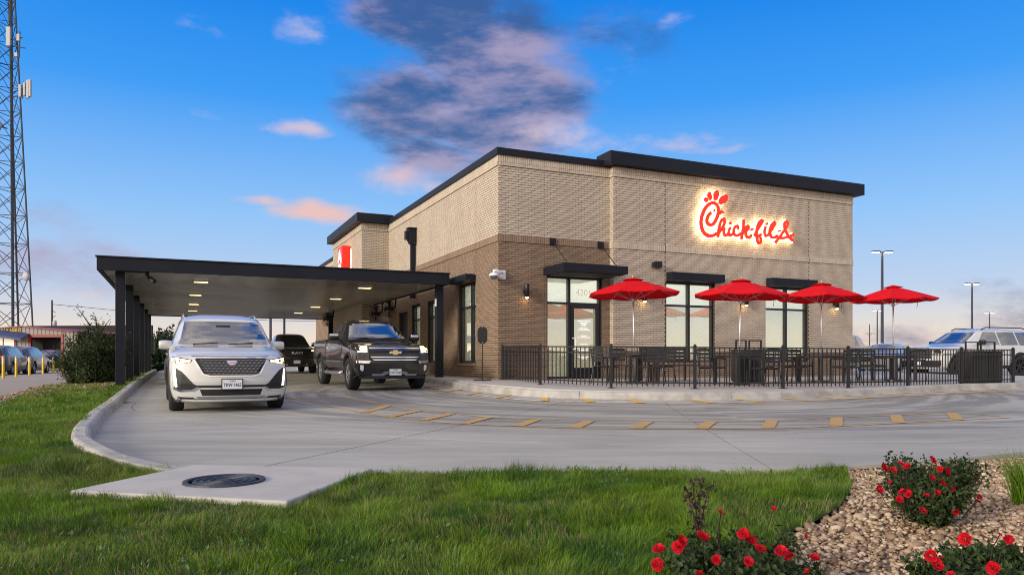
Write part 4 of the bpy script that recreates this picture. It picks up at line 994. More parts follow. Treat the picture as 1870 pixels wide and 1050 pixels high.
class Car:
    def __init__(s, name, label, cat, front, heading, st, L, wheels, WR, tyre_w, paint, rim, fc=0.30, rc=0.18, nose=None, sig=0.07, group=None, detail=True):
        s.L, s.W = L, max(x[4] for x in st); h = Vector(heading).normalized(); c = Vector(front) - h * (L / 2)
        fa, ra = c + h * wheels[0][0], c + h * wheels[-1][0]
        zf_, zr_ = zr(fa.x, fa.y), zr(ra.x, ra.y); pitch = math.atan2(zr_ - zf_, (fa - ra).length); z0 = zf_ - math.sin(-pitch) * wheels[0][0]
        s.root = thing(name, label, cat, (c.x, c.y, (zf_ + zr_) / 2 + (0.5 * (wheels[0][0] + wheels[-1][0])) * math.sin(pitch)), math.atan2(h.y, h.x), group, pitch)
        me = body_mesh(st, L, fc, rc, wheels, WR * 1.15, sig, nose)
        bm = bmesh.new(); bm.from_mesh(me); s.bvh = BVHTree.FromBMesh(bm); bm.free()
        slots = [m_.name if m_ else '' for m_ in me.materials]
        me.materials.clear()
        for sl in (slots or ['x']): me.materials.append(M['black_matte'] if sl == 'black_matte' else M[paint])
        me.polygons.foreach_set('use_smooth', [True] * len(me.polygons))
        s.body = link('body', me, None, s.root)
        es = s.body.modifiers.new('es', 'EDGE_SPLIT'); es.split_angle = R(42)
        s.paint = paint
        for (wx, wy) in wheels:
            for sd_ in (-1, 1): s.wheel(wx, sd_ * wy, WR, tyre_w, rim, sd_)
        if detail:
            for (wx, wy) in wheels:
                for sd_ in (-1, 1): s.arch(wx, sd_, WR * 1.15, WR)
    def wheel(s, x, y, r, w, rim, sd_):
        mb = MB(); mb.lathe([(r * 0.66, -w / 2 + .01), (r * 0.70, -w / 2), (r * 0.93, -w / 2 + 0.005), (r, -w / 2 + 0.035), (r, w / 2 - 0.035), (r * 0.93, w / 2 - 0.005), (r * 0.70, w / 2), (r * 0.66, w / 2 - .01), (r * 0.62, 0), (r * 0.66, -w / 2 + .01)], axis='Y', n=36)
        wh = bpy.data.objects.new('wheel', None); COL.objects.link(wh); wh.parent = s.root; wh.location = (x, y, r); wh.empty_display_size = 0.1
        mb.build('tyre', M['tyre'], wh, True)
        mb = MB(); o = sd_ * (w / 2 - 0.035); mb.lathe([(r * 0.60, o - sd_ * 0.08), (r * 0.665, o - sd_ * 0.01), (r * 0.665, o + sd_ * 0.008), (r * 0.60, o - sd_ * 0.01), (r * 0.585, o - sd_ * 0.08)], axis='Y', n=36)
        for k in range(6):
            a = 2 * math.pi * k / 6 + 0.3
            for da in (-0.13, 0.13):
                p_, q = Vector((math.cos(a) * r * .13, o - sd_ * 0.02, math.sin(a) * r * .13)), Vector((math.cos(a + da) * r * .62, o - sd_ * 0.005, math.sin(a + da) * r * .62))
                mb.bar(p_, q, 0.035, 0.03, (0, 1, 0))
        mb.lathe([(0, o + sd_ * 0.01), (r * .15, o + sd_ * 0.005), (r * .2, o - sd_ * 0.04)], axis='Y', n=16)
        mb.build('rim', M[rim], wh)
        mb = MB(); mb.lathe([(0, o - sd_ * 0.085), (r * 0.62, o - sd_ * 0.085)], axis='Y', n=24); mb.build('brake_disc', M['black_matte'], wh)
    def arch(s, x, sd_, r0, WR):
        mb = MB(); n = 26; rows = []
        for k in range(n + 1):
            a = math.pi * (-0.08 + 1.16 * k / n); row = []
            for rr in (r0 - 0.006, r0 + 0.03, r0 + 0.062):
                px, pz = x + rr * math.cos(a), r0 * 0.92 + rr * math.sin(a)
                hit = s.bvh.ray_cast(Vector((px, sd_ * 2.0, pz)), Vector((0, -sd_, 0)))
                yy = hit[0].y if hit[0] is not None and abs(hit[0].y) > s.W * 0.75 else None; row.append([px, yy, pz])
            ys = [q[1] for q in row if q[1] is not None]
            for q in row: q[1] = (q[1] if q[1] is not None else (ys[-1] if ys else sd_ * s.W * 0.97))
            rows.append([(row[0][0], row[0][1] - sd_ * 0.05, row[0][2]), (row[0][0], row[0][1] + sd_ * 0.022, row[0][2]), (row[1][0], row[1][1] + sd_ * 0.020, row[1][2]), (row[2][0], row[2][1] + sd_ * 0.004, row[2][2])])
        mb.add([v for r_ in rows for v in r_], [(i * 4 + j, i * 4 + j + 1, i * 4 + j + 5, i * 4 + j + 4) for i in range(n) for j in range(3)])
        mb.build('wheel_arch', M[s.arch_mat] if hasattr(s, 'arch_mat') else M['trim'], s.root, True)
    def patch(s, name, poly, view, material, off=0.006, thick=0.02, step=0.07, parent=None, fallback=None, mirror=False, zoff=0):
        """conformal panel: polygon in a view ('front' y,z | 'rear' y,z | 'left'/'right' x,z | 'top' x,y) laid onto the body"""
        if mirror:
            s.patch(name, poly, view, material, off, thick, step, parent)
            return s.patch(name, [(-a, b) for a, b in poly], view, material, off, thick, step, parent)
        bm = bmesh.new(); bm.faces.new([bm.verts.new((a, b, 0)) for a, b in poly])
        for ax in (0, 1):
            lo, hi = min(p_[ax] for p_ in poly), max(p_[ax] for p_ in poly); k = lo + step
            while k < hi - 0.01:
                bmesh.ops.bisect_plane(bm, geom=bm.verts[:] + bm.edges[:] + bm.faces[:], dist=1e-5, plane_co=(k, 0, 0) if ax == 0 else (0, k, 0), plane_no=(1, 0, 0) if ax == 0 else (0, 1, 0)); k += step
        D = {'front': (Vector((6, 0, 0)), Vector((-1, 0, 0)), lambda a, b: Vector((0, a, b))), 'rear': (Vector((-6, 0, 0)), Vector((1, 0, 0)), lambda a, b: Vector((0, a, b))),
             'left': (Vector((0, 3, 0)), Vector((0, -1, 0)), lambda a, b: Vector((a, 0, b))), 'right': (Vector((0, -3, 0)), Vector((0, 1, 0)), lambda a, b: Vector((a, 0, b))),
             'top': (Vector((0, 0, 4)), Vector((0, 0, -1)), lambda a, b: Vector((a, b, 0)))}[view]
        hits = []
        for v in bm.verts:
            o = D[0] + D[2](v.co.x, v.co.y); h = s.bvh.ray_cast(o, D[1]); hits.append((v, h[0], h[1], o))
        ok = [h for h in hits if h[1] is not None]
        for (v, h, n, o) in hits:
            if h is None:
                nb = min(ok, key=lambda q: (q[3] - o).length); t = (nb[1] - nb[3]).dot(D[1]); h = o + D[1] * t
            v.co = h - D[1] * off
        bmesh.ops.recalc_face_normals(bm, faces=bm.faces[:])
        f0 = bm.faces[:]
        if sum((f.normal.dot(D[1]) for f in f0)) > 0: bmesh.ops.reverse_faces(bm, faces=f0)
        es = [e for e in bm.edges if e.is_boundary]; r_ = bmesh.ops.extrude_edge_only(bm, edges=es)
        for v in [x for x in r_['geom'] if isinstance(x, bmesh.types.BMVert)]: v.co += D[1] * thick
        return bm_obj(name, bm, M[material], parent or s.root, False)
    def depth(s, y, z, view='front'):
        h = s.bvh.ray_cast(Vector((6 if view == 'front' else -6, y, z)), Vector((-1 if view == 'front' else 1, 0, 0)))
        return h[0].x if h[0] is not None else s.L / 2
    def plate(s, z, txt, w=0.31, h=0.155, view='front', off=0.035, y=0.0, sub='TEXAS', frame=True):
        x = s.depth(y, z, view); sg = 1 if view == 'front' else -1
        xa = x + sg * off
        if frame:
            mb = MB(); mb.box(min(x - sg * .03, xa - sg * .004), max(x - sg * .03, xa - sg * .004), y - w / 2 - .014, y + w / 2 + .014, z - h / 2 - .014, z + h / 2 + .014); mb.build('plate_frame', M['black_paint'], s.root)
        mb = MB(); mb.box(min(xa - sg * .004, xa + sg * .002), max(xa - sg * .004, xa + sg * .002), y - w / 2, y + w / 2, z - h / 2, z + h / 2); pl = mb.build('number_plate', M['plate'], s.root)
        if txt: text_obj('plate_number', txt, 0.088, M['plate_ink'], pl, frameM((xa + sg * .004, y, z - 0.014), (0, sg, 0), (0, 0, 1)) @ Matrix.Diagonal((0.72, 1, 1, 1)), 0.001)
        if txt and sub: text_obj('plate_state', sub, 0.034, M['plate_ink'], pl, frameM((xa + sg * .004, y, z + 0.053), (0, sg, 0), (0, 0, 1)), 0.001)
        return pl
    def mirror(s, x, z, y, size=(0.10, 0.24, 0.17), material=None, cap=None):
        for sd_ in (-1, 1):
            a, b, c = size; mb = MB(); rows = []
            for t, k in ((-1, .72), (-.7, .93), (0, 1), (.7, .95), (1, .78)):
                rows.append([(x + a * (0.5 * math.cos(q)) * k * 1.1, sd_ * (y + b / 2 + t * b / 2), z + c / 2 * k * math.copysign(abs(math.sin(q)) ** 0.6, math.sin(q))) for q in [2 * math.pi * i / 14 for i in range(14)]])
            fs = [(i * 14 + j, i * 14 + (j + 1) % 14, (i + 1) * 14 + (j + 1) % 14, (i + 1) * 14 + j) for i in range(4) for j in range(14)] + [tuple(range(13, -1, -1)), tuple(56 + j for j in range(14))]
            mb.add([v for r_ in rows for v in r_], fs); mr = mb.build('mirror', M[material or s.paint], s.root, True)
            mb = MB(); mb.bar((x - 0.02, sd_ * (y - 0.12), z - c * 0.55), (x, sd_ * (y + 0.06), z - c * 0.30), 0.07, 0.05); mb.build('stalk', M['trim'], mr)
            if cap:
                mb = MB(); mb.box(x - a * 0.45, x + a * 0.62, sd_ * (y + b * .06), sd_ * (y + b * .94), z, z + c * 0.46); mb.build('mirror_cap', M[cap], mr, bevel=0.03)
def fpoly(*pts): return list(pts)
# ---------- white three-row SUV leaving the near lane
HB = Vector((sa, -ca)); yaw = lambda deg: (math.sin(R(deg)), -math.cos(R(deg)))
suv_st = [  # d, z_sill,w_sill, z_mid,w_mid, z_belt,w_belt, z_edge,w_edge, z_top
 (0.00, .20, .84, .50, .90, .80, .88, .90, .82, .945), (0.10, .17, .88, .50, .94, .84, .92, .95, .86, .985), (0.45, .17, .90, .55, .965, .93, .945, 1.03, .84, 1.06),
 (0.95, .19, .91, .60, .975, 1.01, .955, 1.09, .82, 1.115), (1.28, .20, .91, .62, .975, 1.05, .955, 1.12, .80, 1.15), (1.45, .20, .91, .62, .975, 1.07, .95, 1.22, .77, 1.25),
 (2.10, .20, .91, .62, .975, 1.09, .94, 1.61, .71, 1.665), (2.45, .20, .91, .62, .975, 1.10, .935, 1.685, .695, 1.74), (3.4, .20, .91, .62, .975, 1.12, .935, 1.70, .69, 1.76), (4.3, .22, .91, .65, .97, 1.14, .925, 1.65, .66, 1.72),
 (4.75, .26, .88, .66, .95, 1.13, .90, 1.52, .58, 1.60), (5.00, .34, .84, .66, .91, 1.10, .86, 1.20, .62, 1.24), (5.05, .40, .80, .66, .88, 1.05, .83, 1.12, .62, 1.15)]
def suv_windows(c, x_cowl=1.33, x_hdr=2.22, zb0=1.13, ztop=1.60, xend=4.55, yb=.80, yt=.665, wz0=1.165, wz1=1.60):
    L = c.L; X = lambda d: L / 2 - d
    c.patch('windshield', [(-yb, wz0), (yb, wz0), (yb - .06, wz0 + .12), (yt, wz1), (-yt, wz1), (-yb + .06, wz0 + .12)], 'front', 'glass_car', 0.010, 0.03, 0.05)
    for sd_ in ('left', 'right'):
        for (d0, d1, d2, d3) in ((x_cowl + .38, x_hdr + .20, 3.02, 3.02), (3.12, 3.12, 3.95, 3.95), (4.03, 4.03, xend - .22, xend)):
            c.patch('side_window', [(X(d0), zb0), (X(d1), ztop), (X(d2), ztop + .02), (X(d3), zb0 + .02)], sd_, 'glass_car', 0.004, 0.03, 0.1)
cad = Car('white_suv', 'white three-row SUV with lit amber headlights leaving the canopy', 'car', P(423.8, 700, 12.5).to_2d(), yaw(25.8), suv_st, 5.05, [(1.56, .83), (-1.30, .83)], .375, .245, 'paint_white', 'silver', fc=.30,
          nose=[(0.15, .10), (.3, .03), (.5, 0), (.7, .01), (.9, .07), (1.0, .12)])
suv_windows(cad)
C_ = cad
gr_poly = [(-.55, .925), (.55, .925), (.57, .90), (.44, .665), (.34, .64), (-.34, .64), (-.44, .665), (-.57, .90)]
C_.patch('grille_surround', [(-.585, .945), (.585, .945), (.60, .90), (.46, .65), (.35, .615), (-.35, .615), (-.46, .65), (-.60, .90)], 'front', 'chrome', .010, .02)
gp_ = C_.patch('grille', gr_poly, 'front', 'black_matte', .016, .02)
mb = MB(); row = 0; z = 0.66
while z < 0.915:
    hw = .40 + (z - .65) * 0.52; y = -hw + (0.034 if row % 2 else 0)
    while y < hw - 0.03:
        xx = C_.depth(y + .03, z) + .020
        mb.bar((xx, y, z + .006), (xx + .004, y + .034, z - .008), .006, .012, (1, 0, 0)); mb.bar((xx + .004, y + .034, z - .008), (xx, y + .066, z + .006), .006, .012, (1, 0, 0)); y += 0.070
    z += 0.026; row += 1
mb.build('grille_mesh', M['silver'], gp_)
em = C_.patch('emblem', [(-.085, .885), (.085, .885), (.065, .835), (.02, .81), (-.02, .81), (-.065, .835)], 'front', 'chrome', .032, .02)
C_.patch('emblem_shield', [(-.055, .878), (.055, .878), (.04, .84), (.0, .822), (-.04, .84)], 'front', 'plate', .037, .01, parent=em)
for k, (y, mt) in enumerate(((-.03, 'tail_red'), (.0, 'gold'), (.03, 'tail_red'))):
    C_.patch('emblem_stripe', [(y - .012, .86), (y + .012, .872), (y + .012, .85), (y - .012, .838)], 'front', mt, .041, .006, parent=em)
for sg in (-1, 1):
    q = lambda pts: [(sg * a, b) for a, b in pts]
    hd = C_.patch('headlight', q([(.61, .90), (.90, .955), (.935, .94), (.925, .86), (.84, .825), (.64, .855)]), 'front', 'lens_dark', .008, .02)
    C_.patch('lamp', q([(.64, .888), (.91, .925), (.915, .872), (.83, .835), (.65, .862)]), 'front', 'head_amber', .013, .01, parent=hd)
    bz = C_.patch('lamp_bezel', q([(.925, .745), (.86, .76), (.78, .71), (.60, .50), (.52, .455), (.57, .40), (.80, .37), (.90, .40)]), 'front', 'trim', .007, .02)
    C_.patch('running_lamp', q([(.905, .735), (.872, .745), (.838, .45), (.868, .445)]), 'front', 'head_white', .014, .01, parent=bz)
    for k in range(9):
        z = .43 + k * .026; C_.patch('bezel_slat', q([(.80 - k * .004, z), (.62 + k * .018, z), (.62 + k * .018, z + .008), (.80 - k * .004, z + .008)]), 'front', 'black_paint', .013, .006, parent=bz)
    C_.patch('bumper_blade', q([(.90, .40), (.80, .365), (.60, .375), (.50, .44), (.54, .445), (.62, .40), (.80, .395), (.89, .425)]), 'front', 'chrome', .016, .012)
    C_.patch('corner_valance', q([(.90, .285), (.60, .27), (.55, .23), (.55, .175), (.88, .19)]), 'front', 'trim', .008, .02)
C_.patch('bumper_slot', [(-.60, .475), (.60, .475), (.52, .435), (-.52, .435)], 'front', 'trim', .006, .02)
C_.patch('air_intake', [(-.50, .405), (.50, .405), (.46, .30), (-.46, .30)], 'front', 'black_matte', .006, .02)
C_.patch('skid_strip', [(-.55, .285), (.55, .285), (.53, .25), (-.53, .25)], 'front', 'silver', .014, .015)
C_.patch('chin', [(-.56, .245), (.56, .245), (.56, .18), (-.56, .18)], 'front', 'trim', .007, .02)
C_.plate(.49, 'TRW·1465', off=.045)
C_.mirror(2.525 - 1.75, 1.15, .885, (.16, .22, .17))
for sg in (-1, 1):
    mb = MB(); mb.tube([(2.525 - 2.45, sg * .66, 1.70), (2.525 - 2.75, sg * .66, 1.755), (2.525 - 3.9, sg * .655, 1.76), (2.525 - 4.2, sg * .635, 1.69)], .014, 8); mb.build('roof_rail', M['silver'], C_.root, True)
    for d in (3.07, 4.0): C_.patch('door_gap', [(2.525 - d, .35), (2.525 - d - .012, .35), (2.525 - d - .012, 1.11), (2.525 - d, 1.11)], 'left' if sg > 0 else 'right', 'black_matte', .002, .004)
    C_.patch('sill_cladding', [(1.15, .38), (-.90, .38), (-.90, .22), (1.15, .22)], 'left' if sg > 0 else 'right', 'trim', .010, .03)
    for d in (2.75, 3.75): C_.patch('door_handle', [(2.525 - d, .98), (2.525 - d - .2, .985), (2.525 - d - .2, .955), (2.525 - d, .95)], 'left' if sg > 0 else 'right', 'chrome', .02, .02)
C_.patch('sunroof', [(2.525 - 2.65, -.42), (2.525 - 2.65, .42), (2.525 - 3.8, .40), (2.525 - 3.8, -.40)], 'top', 'glass_car', .008, .02, .12)
C_.patch('hood_gap', [(-.62, .962), (.62, .962), (.62, .952), (-.62, .952)], 'front', 'black_matte', .002, .004)
for a, b in ((.05, .48), (-.55, -.12)): 
    xx = C_.depth((a + b) / 2, 1.19); mb = MB(); mb.bar((xx + .06, a, 1.165), (xx + .01, b, 1.195), .012, .016); mb.build('wiper', M['black_matte'], C_.root)
xx = C_.depth(0, 1.5); mb = MB(); mb.box(xx - .005, xx + .012, -.13, .13, 1.47, 1.525); mb.build('interior_mirror', M['black_matte'], C_.root, bevel=.01)

# ---------- pickups
def truck_st(L, cab0=1.55, cabr=3.75, H=1.88, hood=1.19, bed=1.32, W_=1.0):
    w = W_
    return [(0.00, .36, .84 * w, .62, .92 * w, .98, .92 * w, 1.08, .88 * w, hood - .08), (0.08, .32, .88 * w, .62, .96 * w, 1.00, .95 * w, 1.13, .90 * w, hood - .04), (.5, .36, .90 * w, .75, 1.0 * w, 1.06, .985 * w, hood - .02, .88 * w, hood + .02),
            (cab0 - .1, .42, .92 * w, .78, 1.0 * w, 1.14, .985 * w, hood + .05, .86 * w, hood + .09), (cab0 + .02, .42, .92 * w, .78, 1.0 * w, 1.17, .985 * w, hood + .10, .83 * w, hood + .14),
            (cab0 + .75, .42, .92 * w, .78, 1.0 * w, 1.22, .975 * w, H - .14, .68 * w, H - .07), (cab0 + 1.1, .42, .92 * w, .78, 1.0 * w, 1.23, .97 * w, H - .06, .66 * w, H), (cabr - .35, .42, .92 * w, .78, 1.0 * w, 1.25, .965 * w, H - .07, .66 * w, H - .01), (cabr - .1, .42, .92 * w, .78, 1.0 * w, 1.26, .96 * w, H - .16, .65 * w, H - .10),
            (cabr + .06, .44, .92 * w, .78, .995 * w, 1.24, .975 * w, bed - .01, .95 * w, bed), (cabr + .2, .46, .92 * w, .78, .995 * w, 1.24, .975 * w, bed - .01, .95 * w, bed), (L - .25, .48, .90 * w, .8, .995 * w, 1.24, .975 * w, bed, .95 * w, bed + .01), (L, .52, .86 * w, .8, .96 * w, 1.22, .95 * w, bed, .92 * w, bed + .01)]
def truck_windows(c, cab0, cabr, H, W_=1.0):
    L = c.L; X = lambda d: L / 2 - d; w = W_
    c.patch('windshield', [(-.80 * w, 1.36), (.80 * w, 1.36), (.76 * w, 1.46), (.63 * w, H - .10), (-.63 * w, H - .10), (-.76 * w, 1.46)], 'front', 'glass_car', .010, .03, .05)
    for sd_ in ('left', 'right'):
        m_ = (cab0 + cabr) / 2 + .35
        for (a, b, d, e) in ((cab0 + .45, cab0 + .98, m_, m_), (m_ + .09, m_ + .09, cabr - .32, cabr - .16)):
            c.patch('side_window', [(X(a), 1.27), (X(b), H - .13), (X(d), H - .12), (X(e), 1.29)], sd_, 'glass_car', .004, .03, .1)
        for d in (cab0 + .16, m_ + .04, cabr - .02): c.patch('door_gap', [(X(d), .55), (X(d) - .012, .55), (X(d) - .012, 1.24), (X(d), 1.24)], sd_, 'black_matte', .002, .004)
        for d in (m_ - .28, cabr - .32): c.patch('door_handle', [(X(d), 1.115), (X(d) - .22, 1.12), (X(d) - .22, 1.075), (X(d), 1.07)], sd_, 'chrome', .022, .02)
        c.patch('side_moulding', [(X(cab0 + .25), .74), (X(cabr - .1), .74), (X(cabr - .1), .71), (X(cab0 + .25), .71)], sd_, 'silver', .012, .015)
        sg = 1 if sd_ == 'left' else -1
        mb = MB(); mb.tube([(X(cab0 + .15), sg * .93, .44), (X(cab0 + .3), sg * 1.02, .40), (X(cabr - .2), sg * 1.02, .40), (X(cabr - .05), sg * .93, .44)], .055, 10); mb.build('side_step', M['silver'], c.root, True)
    mb = MB(); mb.box(X(L - .08), X(cabr + .2), -.80 * w, .80 * w, 1.336, 1.342); mb.build('bed_cover', M['black_matte'], c.root)
L_ = 5.85
sil = Car('black_pickup', 'dark pickup with lit amber headlights and gold bow-tie emblem under the canopy edge', 'pickup', P(722, 690, 18.8).to_2d(), yaw(25.5), truck_st(L_), L_, [(1.97, .86), (-1.68, .86)], .415, .275, 'paint_black', 'silver', fc=.20, rc=.05, sig=.05,
          nose=[(.3, .08), (.5, .02), (.7, .0), (1.0, .02), (1.15, .06)])
truck_windows(sil, 1.55, 3.75, 1.88); T = sil
T.patch('grille', [(-.66, 1.13), (.66, 1.13), (.66, .80), (.55, .735), (-.55, .735), (-.66, .80)], 'front', 'black_matte', .012, .03)
T.patch('chrome_bar', [(-.66, 1.09), (.66, 1.09), (.66, 1.062), (-.66, 1.062)], 'front', 'chrome', .028, .02)
T.patch('chrome_bar', [(-.64, .865), (.64, .865), (.60, .835), (-.60, .835)], 'front', 'chrome', .030, .02)
T.patch('chrome_bar', [(-.60, .795), (.60, .795), (.53, .765), (-.53, .765)], 'front', 'chrome', .030, .02)
for z in (.90, 1.02): T.patch('grille_bar', [(-.64, z), (.64, z), (.64, z + .03), (-.64, z + .03)], 'front', 'paint_black', .022, .02)
bow = [(-.15, .945), (-.125, .99), (-.055, .99), (-.055, 1.015), (.055, 1.015), (.055, .99), (.15, .99), (.125, .945), (.055, .945), (.055, .92), (-.055, .92), (-.055, .945)]
T.patch('emblem_rim', [(a * 1.12, .9675 + (b - .9675) * 1.2) for a, b in bow], 'front', 'chrome', .034, .015, .2); T.patch('emblem', bow, 'front', 'gold', .044, .01, .2)
for sg in (-1, 1):
    q = lambda pts: [(sg * a, b) for a, b in pts]
    hd = T.patch('headlight', q([(.68, 1.14), (.93, 1.17), (.95, 1.14), (.95, .97), (.70, .95)]), 'front', 'lens_dark', .010, .02)
    T.patch('lamp', q([(.70, 1.125), (.93, 1.145), (.93, 1.02), (.71, 1.01)]), 'front', 'head_amber', .016, .01, parent=hd)
    T.patch('lamp_strip', q([(.70, .995), (.92, 1.005), (.92, .975), (.71, .965)]), 'front', 'head_white', .016, .01, parent=hd)
    T.patch('lower_lens', q([(.70, .93), (.94, .945), (.94, .885), (.70, .87)]), 'front', 'paint_black', .010, .02)
    T.patch('bumper_end', q([(.62, .755), (.95, .765), (.95, .70), (.66, .69)]), 'front', 'chrome', .022, .02)
    T.patch('fog_lamp', q([(.79, .645), (.87, .65), (.87, .54), (.82, .49), (.79, .52)]), 'front', 'plate', .018, .02)
    T.patch('bumper_wing', q([(.17, .49), (.27, .485), (.36, .43), (.60, .425), (.57, .375), (.30, .375), (.22, .42), (.17, .425)]), 'front', 'silver', .026, .02)
    T.patch('headlight_side', [(L_ / 2 - .12, 1.13), (L_ / 2 - .40, 1.12), (L_ / 2 - .36, 1.0), (L_ / 2 - .12, .98)], 'left' if sg > 0 else 'right', 'lens_dark', .006, .02)
T.patch('bumper', [(-.92, .70), (.92, .70), (.92, .45), (.85, .40), (-.85, .40), (-.92, .45)], 'front', 'paint_jet', .014, .02)
T.patch('valance', [(-.90, .39), (.90, .39), (.86, .30), (-.86, .30)], 'front', 'trim', .010, .03)
T.patch('hood_bulge', [(L_ / 2 - .3, -.30), (L_ / 2 - .3, .30), (L_ / 2 - 1.4, .38), (L_ / 2 - 1.4, -.38)], 'top', 'paint_black', .018, .02, .15)
T.patch('bed_line', [(L_ / 2 - 3.84, .5), (L_ / 2 - 3.855, .5), (L_ / 2 - 3.855, 1.3), (L_ / 2 - 3.84, 1.3)], 'right', 'black_matte', .003, .005)
T.plate(.47, 'LWY·4584', off=.04); T.mirror(L_ / 2 - 2.0, 1.38, 1.0, (.15, .27, .20), 'trim', 'chrome')
mb = MB(); mb.prism([(L_ / 2 - 3.0, 1.875), (L_ / 2 - 3.16, 1.875), (L_ / 2 - 3.15, 1.95), (L_ / 2 - 3.12, 1.95)], -.015, .015, lambda x, z, y: (x, y, z)); mb.build('roof_antenna', M['paint_black'], T.root)
xx = T.depth(.3, 1.38); mb = MB(); mb.bar((xx + .06, .05, 1.35), (xx + .0, .55, 1.385), .012, .016); mb.bar((xx + .06, -.60, 1.35), (xx, -.10, 1.385), .012, .016); mb.build('wipers', M['black_matte'], T.root)

L_ = 5.9
ram = Car('jet_black_pickup', 'jet black pickup with its lamps off, behind the white SUV under the canopy', 'pickup', P(542.5, 690, 35.5).to_2d(), yaw(24.2), truck_st(L_, H=1.97, hood=1.24), L_, [(1.97, .87), (-1.68, .87)], .42, .28, 'paint_jet', 'trim', fc=.22, rc=.05, sig=.05, nose=[(.3, .1), (.7, 0), (1.0, .02), (1.2, .08)])
truck_windows(ram, 1.55, 3.75, 1.97); T = ram
T.patch('grille', [(-.62, 1.14), (.62, 1.14), (.56, .76), (-.56, .76)], 'front', 'black_matte', .01, .03)
tx = T.depth(0, 1.0) + .03; text_obj('grille_letters', 'RAM', .17, M['chrome'], T.root, frameM((tx, 0, .98), (0, 1, 0), (0, 0, 1)) @ Matrix.Diagonal((1.5, 1, 1, 1)), .008)
T.patch('bumper', [(-.90, .70), (.90, .70), (.90, .42), (-.90, .42)], 'front', 'paint_jet', .02, .03)
for sg in (-1, 1):
    T.patch('headlight', [(sg * .66, 1.12), (sg * .93, 1.13), (sg * .93, .98), (sg * .68, .96)], 'front', 'lens_dark', .01, .02)
    T.patch('tow_hook', [(sg * .42, .47), (sg * .52, .47), (sg * .52, .40), (sg * .42, .40)], 'front', 'silver', .03, .02)
T.patch('marker_lamp', [(.70, 1.115), (.92, 1.122), (.92, 1.09), (.70, 1.083)], 'front', 'head_amber', .014, .01)
T.plate(.56, '', off=.04, frame=False); T.mirror(L_ / 2 - 2.0, 1.42, 1.0, (.15, .25, .22), 'trim', 'chrome')

# ---------- white full-size SUV parked on the right
L_ = 5.6
exp_st = [(0.00, .36, .86, .62, .93, .95, .93, 1.08, .88, 1.13), (0.08, .32, .90, .62, .97, 1.0, .96, 1.13, .90, 1.17), (.5, .32, .92, .7, 1.0, 1.08, .985, 1.18, .88, 1.21), (1.2, .34, .92, .72, 1.01, 1.15, .99, 1.23, .86, 1.27), (1.42, .34, .92, .72, 1.01, 1.18, .985, 1.30, .83, 1.34),
          (2.25, .34, .92, .72, 1.01, 1.2, .975, 1.78, .70, 1.84), (2.6, .34, .92, .72, 1.01, 1.2, .97, 1.86, .68, 1.92), (3.6, .34, .92, .72, 1.01, 1.22, .97, 1.88, .68, 1.94), (4.9, .36, .92, .72, 1.0, 1.24, .96, 1.83, .66, 1.89), (5.35, .42, .9, .74, .98, 1.22, .93, 1.66, .64, 1.72), (5.6, .48, .86, .74, .94, 1.16, .88, 1.25, .70, 1.30)]
ex = Car('parked_white_suv', 'large white SUV parked beyond the patio fence on the right', 'car', (15.92, 29.1), (-0.948, -0.319), exp_st, L_, [(1.80, .86), (-1.42, .86)], .42, .28, 'paint_white', 'trim', fc=.22, rc=.15, nose=[(.3, .08), (.6, 0), (.9, .0), (1.15, .06)])
X = lambda d: L_ / 2 - d
ex.patch('windshield', [(-.80, 1.32), (.80, 1.32), (.75, 1.45), (.64, 1.78), (-.64, 1.78), (-.75, 1.45)], 'front', 'glass_car', .010, .03, .05)
for sd_ in ('left', 'right'):
    for (d0, d1, d2, d3) in ((1.95, 2.52, 3.15, 3.15), (3.22, 3.22, 4.15, 4.15), (4.22, 4.22, 5.05, 5.2)): ex.patch('side_window', [(X(d0), 1.25), (X(d1), 1.78), (X(d2), 1.79), (X(d3), 1.27)], sd_, 'glass_car', .004, .03, .1)
    ex.patch('sill_cladding', [(1.3, .46), (-.95, .46), (-.95, .34), (1.3, .34)], sd_, 'trim', .012, .03)
    sg = 1 if sd_ == 'left' else -1
    mb = MB(); mb.tube([(X(2.5), sg * .66, 1.88), (X(2.75), sg * .67, 1.965), (X(4.7), sg * .66, 1.955), (X(5.0), sg * .64, 1.87)], .022, 8); mb.build('roof_rail', M['trim'], ex.root, True)
    ex.patch('headlight', [(sg * .62, 1.10), (sg * .92, 1.10), (sg * .94, .92), (sg * .64, .95)], 'front', 'lens_dark', .01, .02)
ex.patch('grille', [(-.60, 1.08), (.60, 1.08), (.56, .74), (-.56, .74)], 'front', 'black_matte', .01, .03)
for z in (.82, .92, 1.02): ex.patch('grille_bar', [(-.56, z), (.56, z), (.56, z + .025), (-.56, z + .025)], 'front', 'silver', .02, .02)
ex.patch('bumper', [(-.92, .66), (.92, .66), (.88, .40), (-.88, .40)], 'front', 'trim', .012, .03)
ex.plate(.56, '', off=.03); ex.mirror(X(2.0), 1.36, 1.0, (.15, .25, .19), 'trim')
tx = text_obj('hood_letters', 'EXPEDITION', .11, M['plate_ink'], ex.root, frameM((ex.depth(0, 1.14) + .004, 0, 1.135), (0, 1, 0), (-.2, 0, 1)) @ Matrix.Diagonal((1.45, .9, 1, 1)), .004)

